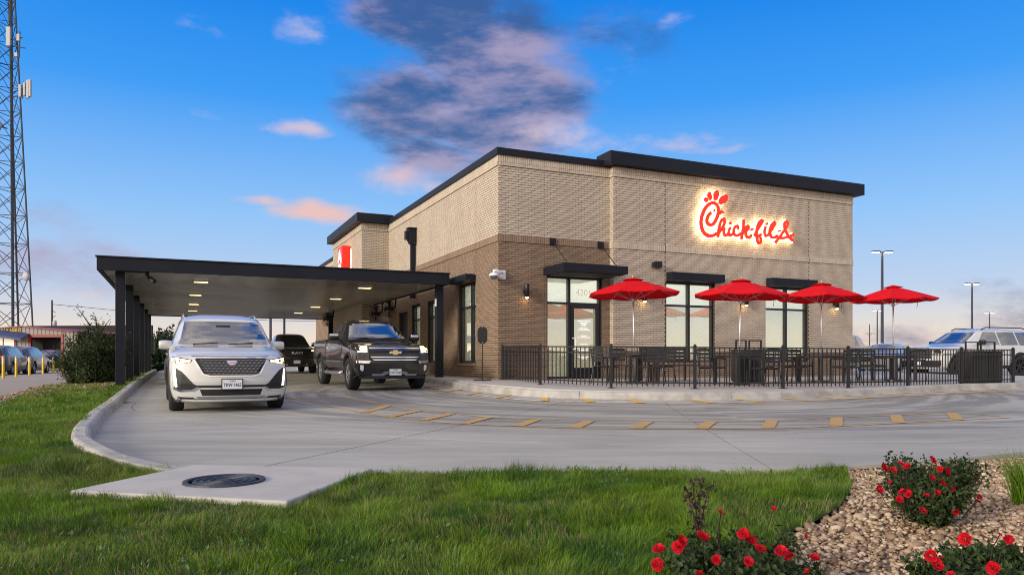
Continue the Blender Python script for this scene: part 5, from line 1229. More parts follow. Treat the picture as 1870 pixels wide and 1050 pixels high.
# ---------- white pickup half hidden behind the restaurant corner and a pale car by it
L_ = 5.8
wp = Car('white_pickup', 'white pickup parked behind the right corner of the restaurant', 'pickup', P(1425, 690, 38.0).to_2d(), (-0.96, 0.28), truck_st(L_, H=1.90, bed=1.36), L_, [(1.95, .86), (-1.68, .86)], .41, .27, 'paint_white', 'silver', fc=.2, rc=.05, sig=.05)
truck_windows(wp, 1.55, 3.75, 1.90)
sed_st = [(0, .25, .78, .5, .84, .68, .83, .74, .74, .78), (.4, .2, .84, .52, .9, .80, .88, .88, .76, .92), (1.2, .2, .85, .55, .91, .90, .89, .97, .74, 1.0), (2.0, .2, .85, .55, .91, .93, .88, 1.38, .56, 1.43), (2.8, .2, .85, .55, .91, .95, .88, 1.43, .55, 1.48), (3.6, .2, .85, .55, .91, .97, .87, 1.33, .55, 1.38), (4.4, .25, .83, .58, .89, .98, .84, 1.04, .7, 1.07), (4.75, .32, .78, .6, .84, .94, .8, 1.0, .66, 1.03)]
sc_ = Car('pale_car', 'pale silver car parked between the white pickup and the large white SUV', 'car', P(1600, 690, 33.5).to_2d(), (-0.6, -0.8), sed_st, 4.75, [(1.45, .78), (-1.30, .78)], .33, .22, 'paint_white', 'silver', fc=.28)
sc_.patch('windshield', [(-.72, 1.02), (.72, 1.02), (.55, 1.38), (-.55, 1.38)], 'front', 'glass_car', .004, .03, .1)
for sd_ in ('left', 'right'): sc_.patch('side_window', [(2.375 - 1.75, 1.0), (2.375 - 2.25, 1.36), (2.375 - 3.2, 1.36), (2.375 - 3.9, 1.02)], sd_, 'glass_car', .004, .03, .1)

# ---------- cars in the neighbouring lot
def rear_suv(name, lb, rear, head, paint):
    h = Vector(head).normalized(); fr = Vector(rear) + h * 5.05
    c = Car(name, lb, 'car', fr, head, suv_st, 5.05, [(1.56, .83), (-1.30, .83)], .375, .245, paint, 'silver', detail=False)
    suv_windows(c)
    c.patch('rear_window', [(-.62, 1.22), (.62, 1.22), (.50, 1.55), (-.50, 1.55)], 'rear', 'glass_car', .006, .03, .1)
    c.patch('brake_lamp', [(-.30, 1.615), (.30, 1.615), (.30, 1.57), (-.30, 1.57)], 'rear', 'tail_red', .03, .05)
    for sg in (-1, 1): c.patch('tail_lamp', [(sg * .62, 1.10), (sg * .83, 1.12), (sg * .84, .88), (sg * .74, .86)], 'rear', 'tail_red', .01, .03)
    c.patch('rear_bumper', [(-.84, .62), (.84, .62), (.84, .42), (-.84, .42)], 'rear', 'trim', .02, .03)
    c.plate(.80, '', view='rear', off=.02, frame=False); return c
q = P(20, 680, 46.0); rear_suv('grey_suv', 'dark grey SUV seen from behind beyond the yellow posts', q.to_2d(), (-0.30, 0.95), 'paint_grey')
q = P(90, 680, 62.0); rear_suv('black_suv', 'black SUV with a pale roof strip in front of the red-framed garage opening', q.to_2d(), (-0.50, 0.86), 'paint_jet')
q = P(-24, 680, 42.0); rear_suv('dark_suv', 'dark SUV cut off by the left edge behind the yellow posts', q.to_2d(), (-0.32, 0.95), 'paint_grey')
# ================================================================== PATIO
FN = thing('patio_fence', 'black metal picket fence curving around the patio', 'fence')
PST = [(987, 17.9), (1116, 16.55), (1269, 16.5), (1430, 16.85), (1549, 17.35), (1658, 18.1), (1756, 19.2), (1850, 20.0)]
posts = [L2W(0.07, -0.10)] + [Vector(((u - U0) / FPX * Y, Y, 0)) for u, Y in PST] + [L2W(14.2, -5.6)]
FH = 0.92
mid = L2W(-0.05, -1.6)
posts.insert(1, mid) if False else None
pick_me = None
for i, p in enumerate(posts):
    z = zp(p.x, p.y)
    if i == len(posts) - 1: continue
    mb = MB(); mb.box(-.03, .03, -.03, .03, 0.01, FH + .03); mb.box(-.036, .036, -.036, .036, FH + .03, FH + .045); mb.lathe([(0, FH + .075), (.02, FH + .07), (.03, FH + .045)], n=10)
    o = mb.build('post', M['black_paint'], FN); o.location = (p.x, p.y, z)
    mb = MB(); mb.box(-.075, .075, -.075, .075, 0, .014); b = mb.build('base_plate', M['black_paint'], o)
for i in range(len(posts) - 2):
    a, b = posts[i].copy(), posts[i + 1].copy(); a.z, b.z = zp(a.x, a.y), zp(b.x, b.y); d = b - a; L_ = d.length
    for h in (FH, FH - .13, .13):
        mb = MB(); mb.bar(a + Vector((0, 0, h)), b + Vector((0, 0, h)), .028, .030); mb.build('rail', M['black_paint'], FN)
    n = max(3, int(round(L_ / 0.118))); ang = math.atan2(d.y, d.x)
    for k in range(1, n):
        if pick_me is None:
            mb = MB(); mb.box(-.009, .009, -.009, .009, 0.045, FH - .012); pick_me = mb.mesh('picket'); pick_me.materials.append(M['black_paint'])
        o = bpy.data.objects.new('picket', pick_me); COL.objects.link(o); o.parent = FN; o.location = a + d * (k / n); o.rotation_euler = (0, 0, ang)

# umbrellas -------------------------------------------------------------
def umbrella(u, Y, zt, rad, lb, rot):
    x, y = (u - U0) / FPX * Y, Y; zg_ = zp(x, y); r_ = thing('patio_umbrella', lb, 'umbrella', (x, y, zg_), rot, 'red umbrellas over the patio tables'); r_.rotation_euler = (R(random.uniform(-1.5, 1.5)), R(random.uniform(-1.5, 1.5)), rot)
    ht = zt - zg_; n = 8
    mb = MB(); mb.tube([(0, 0, 0.02), (0, 0, ht + .03)], .021, 12); mb.build('pole', M['galv'], r_, True)
    mb = MB(); mb.lathe([(0, ht + .09), (.02, ht + .07), (.012, ht + .03), (.03, ht + .01)], n=10); mb.build('finial', M['galv'], r_, True)
    drop = 0.38
    def ring(f, dz, sag):
        out = []
        for k in range(n * 4):
            a = 2 * math.pi * k / (n * 4); ph = (k % 4) / 4; s_ = math.sin(math.pi * ph); rr = rad * f * (1 - 0.075 * s_ * f)
            out.append((rr * math.cos(a), rr * math.sin(a), ht - drop * (f ** 1.12) - sag * s_ * f + dz))
        return out
    mb = MB(); fr = (0.16, 0.35, 0.55, 0.78, 1.0); rows = [ring(f, 0, .035) for f in fr]
    rows.append([(x_ * .995, y_ * .995, z_ - .03) for x_, y_, z_ in rows[-1]])
    m_ = n * 4
    mb.add([v for q in rows for v in q], [(i * m_ + k, i * m_ + (k + 1) % m_, (i + 1) * m_ + (k + 1) % m_, (i + 1) * m_ + k) for i in range(len(rows) - 1) for k in range(m_)])
    cn = mb.build('canopy', M['umbrella_red'], r_)
    mb = MB(); rows = [ring(f, .045, .01) for f in (0.03, .12, .23)]
    mb.add([v for q in rows for v in q] + [(0, 0, ht + .03)], [(i * m_ + k, i * m_ + (k + 1) % m_, (i + 1) * m_ + (k + 1) % m_, (i + 1) * m_ + k) for i in range(2) for k in range(m_)] + [(k, m_ * 3, (k + 1) % m_) for k in range(m_)])
    mb.build('vent_cap', M['umbrella_red'], cn)
    for k in range(n):
        a = 2 * math.pi * k / n; c_, s_ = math.cos(a), math.sin(a)
        mb = MB(); mb.tube([(.03 * c_, .03 * s_, ht - .03), (rad * .55 * c_, rad * .55 * s_, ht - drop * .55 ** 1.12 - .02), (rad * .985 * c_, rad * .985 * s_, ht - drop - .02)], .008, 6); mb.build('rib', M['galv'], r_)
        mb = MB(); mb.tube([(.03 * c_, .03 * s_, ht - .55), (rad * .60 * c_, rad * .60 * s_, ht - drop * .62 ** 1.12 - .03)], .004, 6); mb.build('strut', M['galv'], r_)
    mb = MB(); mb.lathe([(.023, ht - .50), (.045, ht - .51), (.045, ht - .58), (.023, ht - .59)], n=12); mb.build('runner', M['galv'], r_)
    # strap hanging from the edge
    a = 0.0; mb = MB(); mb.tube([(rad * .72, 0, ht - drop * .8), (rad * .74, .02, ht - drop - .12), (rad * .73, .03, ht - drop - .24)], .007, 5); mb.build('strap', M['umbrella_red'], r_)
    return (x, y)
UM = [umbrella(1159, 19.0, 2.96, 1.20, 'red patio umbrella nearest the entrance door', 0.35), umbrella(1349, 18.6, 2.88, 1.20, 'red patio umbrella between the two front windows', 0.12),
      umbrella(1499, 20.3, 2.97, 1.18, 'red patio umbrella before the right front window', 0.5), umbrella(1632, 21.6, 3.02, 1.17, 'red patio umbrella standing clear of the building against the sky', 0.25)]

# tables and chairs ------------------------------------------------------
def make_table():
    r_ = thing('patio_table', '', 'table', group='square patio tables under the umbrellas')
    for k in range(7):
        y0 = -.43 + k * .1235
        for (x0, x1) in ((-.43, -.035), (.035, .43)) if k == 3 else ((-.43, .43),):
            mb = MB(); mb.box(x0, x1, y0, y0 + .113, .715, .74); mb.build('slat', M['furniture'], r_)
    mb = MB(); mb.box(-.40, .40, -.40, -.36, .66, .714); mb.box(-.40, .40, .36, .40, .66, .714); mb.box(-.40, -.36, -.359, .359, .66, .714); mb.box(.36, .40, -.359, .359, .66, .714); mb.build('apron', M['furniture'], r_)
    for sx in (-1, 1):
        for sy in (-1, 1):
            mb = MB(); mb.box(sx * .40 - .035 * (sx > 0) * 0 - .03, sx * .40 + .03, sy * .40 - .03, sy * .40 + .03, 0, .66); mb.build('leg', M['furniture'], r_)
    mb = MB(); mb.lathe([(0, .07), (.03, .07), (.05, .05), (.24, .045), (.25, 0), (0, 0)], n=20); mb.build('umbrella_base', M['black_paint'], r_)
    return r_
def make_chair():
    r_ = thing('patio_chair', '', 'chair', group='dark slatted patio chairs')
    for k in range(5): mb = MB(); mb.box(-.21 + k * .086, -.21 + k * .086 + .076, -.22, .22, .43, .45); mb.build('seat_slat', M['furniture'], r_)
    for s_ in (-1, 1):
        mb = MB(); mb.tube([(.22, s_ * .25, 0), (.21, s_ * .25, .25), (.20, s_ * .25, .64)], .017, 8); mb.build('leg', M['black_paint'], r_)
        mb = MB(); mb.tube([(-.30, s_ * .24, 0), (-.23, s_ * .24, .42), (-.27, s_ * .24, .70), (-.31, s_ * .24, .88)], .017, 8); mb.build('leg', M['black_paint'], r_)
        mb = MB(); mb.tube([(.20, s_ * .25, .64), (.05, s_ * .265, .655), (-.26, s_ * .25, .66)], .016, 8); mb.build('armrest', M['black_paint'], r_)
        mb = MB(); mb.bar((.21, s_ * .245, .42), (-.23, s_ * .24, .42), .02, .03); mb.build('side_rail', M['black_paint'], r_)
    for k in range(4): z = .56 + k * .085; mb = MB(); mb.box(-.285 - k * .014, -.268 - k * .014, -.23, .23, z, z + .065); mb.build('back_slat', M['furniture'], r_)
    mb = MB(); mb.tube([(-.31, -.24, .88), (-.315, 0, .89), (-.31, .24, .88)], .017, 8); mb.build('back_rail', M['black_paint'], r_)
    return r_
tb0, ch0 = make_table(), make_chair(); firstT = firstC = True
tl = ['dark slatted table under the umbrella nearest the entrance', 'dark slatted table under the umbrella between the front windows', 'dark slatted table under the umbrella before the right front window', 'dark slatted table under the rightmost umbrella clear of the building']
where = ['entrance umbrella', 'umbrella between the windows', 'umbrella before the right window', 'rightmost umbrella']
side = {0: 'right of', 90: 'behind', 180: 'left of', 270: 'in front of'}
for i, (x, y) in enumerate(UM):
    t = tb0 if i == 0 else copy_tree(tb0); t.location = (x, y, zp(x, y)); t.rotation_euler = (0, 0, TH); t['label'] = tl[i]
    for j, a in enumerate((0, 90, 180, 270) if i in (0, 2) else (0, 180, 90, 270)):
        if i == 1 and a == 90: continue
        if i == 3 and a == 270: continue
        c = ch0 if firstC else copy_tree(ch0); firstC = False; th = TH + R(a + random.uniform(-9, 9)); rr = .80 + random.uniform(-.04, .08)
        px, py = x + rr * math.cos(th), y + rr * math.sin(th); c.location = (px, py, zp(px, py)); c.rotation_euler = (0, 0, th + math.pi)
        c['label'] = 'dark slatted chair %s the table under the %s' % (side[a], where[i])
# long bench table by the wall under the left front window
def bench(x0, y0, lb):
    q = L2W(x0, y0); r_ = thing('wall_bench', lb, 'bench', (q.x, q.y, zp(q.x, q.y)), TH)
    for k in range(4): mb = MB(); mb.box(-.8, .8, -.22 + k * .11, -.22 + k * .11 + .1, .43, .455); mb.build('seat_slat', M['furniture'], r_)
    for k in range(4): mb = MB(); mb.box(-.8, .8, .24 + k * .01, .26 + k * .01, .54 + k * .1, .62 + k * .1); mb.build('back_slat', M['furniture'], r_)
    for sx in (-1, 1):
        mb = MB(); mb.bar((sx * .74, -.20, 0), (sx * .74, -.20, .43), .05, .05); mb.build('leg', M['furniture'], r_)
        mb = MB(); mb.bar((sx * .74, .26, 0), (sx * .74, .285, .93), .05, .05); mb.build('leg', M['furniture'], r_)
bench(4.3, -2.0, 'dark slatted bench with its back to the wall between entrance and left front window')
# slatted waste bins with tubular frame tops
def bin_(u, Y, w, lb):
    x, y = (u - U0) / FPX * Y, Y; r_ = thing('waste_bin', lb, 'bin', (x, y, zp(x, y)), TH * 0.5, 'slatted bins on the patio')
    n = int(w / .075); h = .86
    for sy in (-1, 1):
        for k in range(n): x0 = -w / 2 + k * w / n; mb = MB(); mb.box(x0, x0 + w / n - .012, sy * .26 - .012, sy * .26 + .012, .06, h); mb.build('slat', M['furniture'], r_)
    for sx in (-1, 1):
        for k in range(7): y0 = -.247 + k * .0708; mb = MB(); mb.box(sx * w / 2 - .012, sx * w / 2 + .012, y0, y0 + .06, .06, h); mb.build('slat', M['furniture'], r_)
    mb = MB(); mb.box(-w / 2 + .02, w / 2 - .02, -.24, .24, .03, h - .04); mb.build('liner', M['black_matte'], r_)
    mb = MB(); mb.box(-w / 2 - .02, w / 2 + .02, -.29, .29, h, h + .03); mb.build('top', M['furniture'], r_)
    for (a, b) in ((-w / 2, -.08), (.02, w / 2)):
        mb = MB(); mb.bar((a, 0, h + .03), (a, 0, h + .25), .035, .035); mb.bar((b, 0, h + .03), (b, 0, h + .25), .035, .035); mb.bar((a - .017, 0, h + .262), (b + .017, 0, h + .262), .035, .028); mb.build('tray_frame', M['black_paint'], r_)
bin_(1790, 20.0, .92, 'dark slatted waste bin with two tray frames near the right end of the fence')
bin_(1367, 19.6, .72, 'dark slatted waste bin with two tray frames behind the middle umbrella table')
# paddle sign on a stand
q = G(881, 695, zp); r_ = thing('paddle_sign', 'black oval paddle sign on a stand beside the building corner', 'sign', (q.x, q.y, zp(q.x, q.y)), R(8))
mb = MB(); pts = []
for k in range(28):
    a = 2 * math.pi * k / 28; pts.append((.135 * math.cos(a), 1.22 + .10 * math.copysign(1, math.sin(a)) + .135 * math.sin(a)))
mb.prism(pts, -.008, .008, lambda x, z, y: (x, y, z)); mb.build('paddle', M['black_matte'], r_, bevel=.003)
mb = MB(); mb.tube([(0, .02, 0.02), (0, .02, 1.40)], .014, 8); mb.build('pole', M['black_paint'], r_)
mb = MB(); mb.box(-.24, .24, -.035, .035, 0, .03); mb.box(-.035, .035, -.22, -.036, 0, .028); mb.box(-.035, .035, .036, .22, 0, .028); mb.build('foot', M['black_paint'], r_)
mb = MB(); mb.lathe([(0, .01), (.008, .008), (.01, 0)], (0, 0, 0), axis='Y', n=8)
for z in (1.43, 1.02): mb.lathe([(0, -.014), (.010, -.012), (.011, -.008)], (0, 0, z), axis='Y', n=8)
mb.build('bolts', M['galv'], r_)

# ================================================================== LEFT NEIGHBOUR
YB = 76.0
SH = thing('metal_garage', 'tan ribbed metal garage with red trim and a dark open bay', 'garage', P(42, 657, YB) - Vector((0, 0, ZC)), R(-6))
gx = lambda u: (u - 42) / FPX * YB; gz = lambda v: ZC + (VH - v) / FPX * YB
def roofz(x): return gz(597) - abs(x) * (0.098 if x > 0 else 0.06)
x = gx(-140)
k = 0
while x < gx(150):
    w = 0.44; m_ = x + w / 2; zb_ = 0.0
    top = roofz(m_)
    spans = [(0, top)]
    if gx(57) < m_ < gx(121): spans = [(gz(616), top)]
    if gx(-60) < m_ < gx(27): spans = [(gz(616), top), (0, gz(640))]
    for (a, b) in spans:
        mb = MB(); mb.add([(x, 0, a), (x + .05, -.05, a), (x + w - .05, -.05, a), (x + w, 0, a), (x, 0, b), (x + .05, -.05, b), (x + w - .05, -.05, b), (x + w, 0, b)], [(0, 1, 5, 4), (1, 2, 6, 5), (2, 3, 7, 6), (4, 5, 6, 7)]); mb.build('wall_panel', M['siding'], SH)
    x += w
for s_ in (-1, 1):
    xe = gx(150) if s_ > 0 else gx(-140); mb = MB(); mb.add([(0, -.25, roofz(0)), (xe, -.25, roofz(xe)), (xe, -.25, roofz(xe) + .10), (0, -.25, roofz(0) + .10), (0, 14, roofz(0)), (xe, 14, roofz(xe)), (xe, 14, roofz(xe) + .10), (0, 14, roofz(0) + .10)], [(0, 1, 2, 3), (3, 2, 6, 7), (0, 4, 5, 1), (1, 5, 6, 2)]); mb.build('roof', M['red_trim'], SH)
mb = MB(); a, b, t = gx(56), gx(121), gz(616); mb.box(a - .1, a + .18, -.12, .1, 0, t); mb.box(b - .18, b + .1, -.12, .1, 0, t); mb.box(a - .1, b + .1, -.122, .1, t, t + .28); mb.build('bay_frame', M['red_trim'], SH)
mb = MB(); mb.box(gx(-140), gx(150), .1, 13, -.1, .02); mb.box(gx(-140), gx(150), 12.8, 13, 0, 5); mb.box(gx(150) - .1, gx(150) - .02, .1, 13, 0, roofz(gx(150)) - .1); mb.build('inside', M['dark_inside'], SH)
mb = MB(); mb.box(a + .2, b - .2, 1.5, 1.6, 0, t); mb.build('bay_dark_sheet', M['dark_inside'], SH)  # near-black sheet added so the shaded inside of the open bay reads dark
mb = MB(); a2, b2 = gx(-60), gx(27); mb.box(a2, b2, -.05, -.02, gz(640), gz(616)); mb.build('window', M['shade_low'], SH)
mb = MB(); mb.box(b2 - .05, b2 + .14, -.14, .02, 0, gz(615)); mb.box(a2, b2 + .14, -.142, .02, gz(617), gz(614)); mb.box(gx(4) - .05, gx(4) + .05, -.1, -.055, 0, gz(616)); mb.build('window_frame', M['red_trim'], SH)
mb = MB(); rows = []
for k in range(15):
    u = -70 + k * 9; x = gx(u); f = (k / 14) ; z = gz(610) - 0.5 * f ** 2.5; rows += [(x, -1.3, z), (x, -.1, z + .55), (x, -1.3, z - .22)]
mb.add(rows, [f for k in range(14) for f in ((3 * k, 3 * k + 3, 3 * k + 4, 3 * k + 1), (3 * k + 2, 3 * k + 5, 3 * k + 3, 3 * k))]); mb.build('curved_awning', M['blue_awning'], SH)
text_obj('sign_letters', 'PAY HERE!', 0.95, M['yellow_letter'], SH, frameM((gx(20), -.10, gz(604.5)), (1, 0, -.05), (0.05, 0, 1)) @ Matrix.Diagonal((.50, .9, 1, 1)), .03)

# yellow delineators
DLN = [(6, 694), (29.5, 690.5), (54, 687.5), (78.5, 685.5), (97.5, 683.5), (113.5, 682)]
ol = ['leftmost, at the photo edge', 'second from the left', 'third from the left', 'fourth from the left', 'fifth from the left', 'beside the big bush']
dl0 = None
for i, (u, v) in enumerate(DLN):
    q = G(u, v, lambda x, y: -.02)
    if dl0 is None:
        r_ = dl0 = thing('delineator_post', '', 'post', group='yellow posts in the car park')
        mb = MB(); mb.lathe([(.22, 0), (.22, .03), (.10, .06), (0, .06)], n=16); mb.build('base', M['black_matte'], r_)
        mb = MB(); mb.lathe([(.058, .06), (.055, 1.04), (.04, 1.08), (0, 1.08)], n=14); mb.build('tube', M['safety_yellow'], r_, True)
        for z in (.78, .90): mb = MB(); mb.lathe([(.0585, z), (.0585, z + .075)], n=14); mb.build('reflective_band', M['white_plastic'], r_, True)
    else: r_ = copy_tree(dl0)
    r_.location = (q.x, q.y, -.02); r_['label'] = 'yellow plastic lane post on a black base, ' + ol[i]

# lattice tower ----------------------------------------------------------
YT = 120.0; TB = P(26, 657, YT); TW = thing('lattice_tower', 'tall steel lattice radio tower behind the garage', 'tower', (TB.x, TB.y, -.3), 0)
k_ = YT / FPX
def leg(j, z):        # three legs, tapering
    zz = z; v = VH - (zz - ZC) / k_
    w = np.interp(v, [-350, 0, 597, 657], [6, 17, 40, 43]) * k_; cx = np.interp(v, [-350, 0, 597], [20, 12, 24]); cx = (cx - 26) * k_
    a = (R(-8), R(112), R(232))[j]
    return Vector((cx + w * math.cos(a), w * math.sin(a), zz))
ZT = 84.0; lev = [0]
while lev[-1] < ZT: lev.append(lev[-1] + np.interp(lev[-1], [0, ZT], [5.2, 2.4]))
for j in range(3):
    mb = MB(); mb.tube([leg(j, z) for z in lev], .16 if j else .13, 6); mb.build('leg', M['tower_steel'], TW)
for i in range(len(lev) - 1):
    mb = MB()
    for j in range(3):
        a0, b0, a1, b1 = leg(j, lev[i]), leg((j + 1) % 3, lev[i]), leg(j, lev[i + 1]), leg((j + 1) % 3, lev[i + 1])
        mb.tube([a0, b1], .055, 4); mb.tube([b0, a1], .055, 4); mb.tube([a1, b1], .06, 4)
    mb.build('brace', M['tower_steel'], TW)
mb = MB(); mb.tube([(leg(0, 0) + leg(1, 0) + leg(2, 0)) / 3, (leg(0, ZT) + leg(1, ZT) + leg(2, ZT)) / 3], .22, 6); mb.build('cable_ladder', M['tower_steel'], TW)
def tz(v): return ZC + (VH - v) * k_
def tx(u): return (u - 26) * k_
for (u, v, r0) in ((0, 115, .85), (2, 231, 1.05), (56, 503, .72)):
    mb = MB(); mb.lathe([(0, .35), (r0 * .6, .25), (r0 * .97, .08), (r0, -.2), (0, -.2)], (0, 0, 0), axis='Y', n=20); o = mb.build('dish', M['dish'], TW, True); o.location = (tx(u), -1.2, tz(v)); o.rotation_euler = (0, 0, R(160))
    mb = MB(); mb.bar((tx(u), -1.2, tz(v)), (tx(max(u, 20) - 8), .2, tz(v)), .15, .15); mb.build('dish_mount', M['tower_steel'], TW)
for (u, v, w, h) in ((25, 70, 7, 34), (43, 72, 5, 12), (60, 165, 4, 32), (54, 165, 3, 24), (64, 163, 3, 30), (46, 168, 4, 22), (39, 103, 5, 7)):
    mb = MB(); mb.box(tx(u - w / 2), tx(u + w / 2), -1.4, -1.0, tz(v + h / 2), tz(v - h / 2)); mb.build('antenna_panel', M['dish'], TW)
mb = MB()
for (u0, v0, u1, v1) in ((20, 84, 55, 91), (22, 75, 50, 72), (30, 170, 64, 160), (30, 178, 62, 174), (44, 60, 44, 108), (50, 150, 50, 182), (58, 150, 58, 182)): mb.tube([(tx(u0), -1, tz(v0)), (tx(u1), -1.2, tz(v1))], .09, 5)
mb.build('antenna_arms', M['tower_steel'], TW)
def pole_thing(name, u, v, H, lb, arms=True, can=False):
    Y = (H - ZC) * FPX / (VH - v); r_ = thing(name, lb, 'utility pole', ((u - U0) / FPX * Y, Y, -.3), 0, 'utility poles')
    mb = MB(); mb.tube([(0, 0, 0), (0, 0, H + .3)], [.17, .11], 8); mb.build('pole', M['wood_pole'], r_)
    if arms:
        mb = MB(); mb.bar((-1.3, 0, H - 2.2), (1.3, 0, H - 2.2), .12, .12); mb.bar((-.7, .02, H - 2.2), (0, .02, H - 3.0), .06, .06); mb.bar((.7, .02, H - 2.2), (0, .02, H - 3.0), .06, .06); mb.build('crossarm', M['wood_pole'], r_)
        for x in (-1.2, -.5, .5, 1.2): mb = MB(); mb.tube([(x, 0, H - 2.14), (x, 0, H - 1.9)], .06, 6); mb.build('insulator', M['dish'], r_)
    if can:
        mb = MB(); mb.lathe([(0, 0), (.27, 0), (.27, .8), (.2, .95), (0, .95)], (.38, 0, H - 3.6), n=14); mb.build('transformer', M['dish'], r_, True)
        mb = MB(); mb.bar((0, 0, H - 1.2), (.5, 0, H - 1.5), .07, .07); mb.bar((0, 0, H - 2.2), (.5, 0, H - 2.0), .07, .07); mb.build('bracket', M['wood_pole'], r_)
    return Vector(((u - U0) / FPX * Y, Y, H))
a_ = pole_thing('utility_pole', 95, 548, 9.5, 'wooden utility pole with a transformer can behind the garage', False, True)
b_ = pole_thing('utility_pole', 1588, 592, 10.5, 'wooden utility pole with a crossarm beyond the right car park')
mb = MB(); mb.tube([a_ + Vector((0, 0, -.6)), a_ + Vector((11, 8, -1.5)), a_ + Vector((26, 18, -2.0)), a_ + Vector((50, 32, -1.6))], .035, 4)
tag(mb.build('overhead_wire', M['black_matte']), 'thin overhead wire running right from the transformer pole', 'wire')
# car park lamp posts
for (u, v, H, lb) in ((1611, 460, 9.0, 'tallest twin-head lamp post right of the restaurant'), (1775, 518, 9.0, 'twin-head lamp post above the large white SUV roof'), (1807, 571, 9.0, 'small far lamp post right of the SUV lamp post'), (1602, 567, 9.0, 'small far lamp post beside the tallest one')):
    Y = (H - ZC) * FPX / (VH - v); r_ = thing('lamp_post', lb, 'lamp post', ((u - U0) / FPX * Y, Y, 0.0), 0, 'car park lamp posts')
    mb = MB(); mb.tube([(0, 0, 0), (0, 0, H)], [.12, .085], 8); mb.build('pole', M['pole_dark'], r_)
    mb = MB(); mb.lathe([(0, 0), (.25, 0), (.25, .6), (0, .6)], n=12); mb.build('footing', M['concrete'], r_)
    mb = MB(); mb.bar((-.22, 0, H - .02), (.22, 0, H - .02), .07, .06); mb.build('arm', M['pole_dark'], r_)
    for s_ in (-1, 1):
        mb = MB(); mb.box(s_ * .48 - .27, s_ * .48 + .27, -.18, .18, H - .03, H + .07); hd = mb.build('head', M['pole_dark'], r_)
        mb = MB(); mb.box(s_ * .48 - .23, s_ * .48 + .23, -.15, .15, H - .075, H - .031); mb.build('lens', M['lamp_pole'], hd)
# slim posts beyond the canopy
for i, (u, v) in enumerate(((494, 572), (519, 574))):
    Y = 62.0 + 5 * i; r_ = thing('slim_post', ('left' if i == 0 else 'right') + ' of two slim dark posts seen under the far end of the canopy', 'post', ((u - U0) / FPX * Y, Y, 0), 0, 'slim posts')
    mb = MB(); mb.tube([(0, 0, 0), (0, 0, 5.2)], .11, 8); mb.box(-.35, .35, -.2, .2, 5.2, 5.32); mb.build('pole', M['pole_dark'], r_)
    mb = MB(); mb.lathe([(0, 0), (.22, 0), (.22, .4), (0, .4)], n=10); mb.build('footing', M['concrete'], r_)
# ================================================================== PLANTS
def leaves(C, N_, size, aspect=0.5, up=0.3, rs=None):
    """C (n,3) leaf positions, N_ (n,3) leaf facing -> folded leaf faces"""
    n = len(C); g_ = rng; d = g_.normal(size=(n, 3)); d[:, 2] += up; d /= np.linalg.norm(d, axis=1, keepdims=True)
    w = np.cross(d, N_ + 0.4 * g_.normal(size=(n, 3))); w /= np.linalg.norm(w, axis=1, keepdims=True) + 1e-9
    nn = np.cross(w, d); s_ = (size * g_.uniform(0.6, 1.25, n))[:, None]
    V = np.empty((n, 6, 3)); b = C
    V[:, 0] = b; V[:, 1] = b + d * s_ * .45 + w * s_ * aspect * .5 + nn * s_ * .07; V[:, 2] = b + d * s_ * .5; V[:, 3] = b + d * s_ * .45 - w * s_ * aspect * .5 + nn * s_ * .07; V[:, 4] = b + d * s_; V[:, 5] = b + d * s_ * .5
    F = np.array([[0, 1, 4, 2], [0, 2, 4, 3]])[None] + (np.arange(n) * 6)[:, None, None]
    V[:, 5] = V[:, 2]
    return V.reshape(-1, 3), F.reshape(-1, 4)
def branchy(n_main, h, spread, sub, rnd, base=.06):
    """list of polylines of a bush"""
    out = []; tips = []
    for _ in range(n_main):
        a = rnd.uniform(0, 6.283); t = rnd.uniform(.1, 1) * spread; p = Vector((math.cos(a) * base * rnd.random(), math.sin(a) * base * rnd.random(), 0)); q = Vector((math.cos(a) * t, math.sin(a) * t, h * (rnd.uniform(.55, 1) if base < .1 else rnd.uniform(.25, 1.0) * (1.08 - .45 * t / spread))))
        m_ = (p + q) / 2 + Vector((math.cos(a), math.sin(a), 0)) * t * .12; line = catmull([p, m_, q], 4); out.append(line)
        for _ in range(sub):
            k = rnd.randint(2, len(line) - 1); b = rnd.uniform(0, 6.283); l = h * rnd.uniform(.12, .3)
            e = line[k] + Vector((math.cos(b) * l * .8, math.sin(b) * l * .8, l * rnd.uniform(.1, .9))); out.append([line[k], (line[k] + e) / 2 + Vector((0, 0, l * .05)), e])
    return out
def bush(name, label, cat, loc, h, spread, n_main, sub, leaf, per, matl, stem_r, seed, jit, group=None, aspect=.5, base=.06):
    rd = random.Random(seed); r_ = thing(name, label, cat, loc, 0, group); ls = branchy(n_main, h, spread, sub, rd, base)
    mb = MB()
    for l in ls: mb.tube(l, [stem_r * (1 - .7 * i / (len(l) - 1)) for i in range(len(l))], 5, False)
    mb.build('stems', M['stem'], r_)
    pts = []
    for l in ls:
        n = max(4, int(per * sum((b - a).length for a, b in zip(l, l[1:])) / h))
        for _ in range(n):
            t = rd.random() ** .7 * (len(l) - 1); i = min(int(t), len(l) - 2); pts.append(l[i].lerp(l[i + 1], t - i))
    C = np.array([tuple(p) for p in pts]) + rng.normal(size=(len(pts), 3)) * jit; C[:, 2] = np.maximum(C[:, 2], .02)
    N_ = C - np.array([0, 0, h * .4]); N_ /= np.linalg.norm(N_, axis=1, keepdims=True) + 1e-6
    V, F = leaves(C, N_, leaf, aspect); link('foliage', np_mesh('foliage', V, F), M[matl], r_)
    return r_, ls
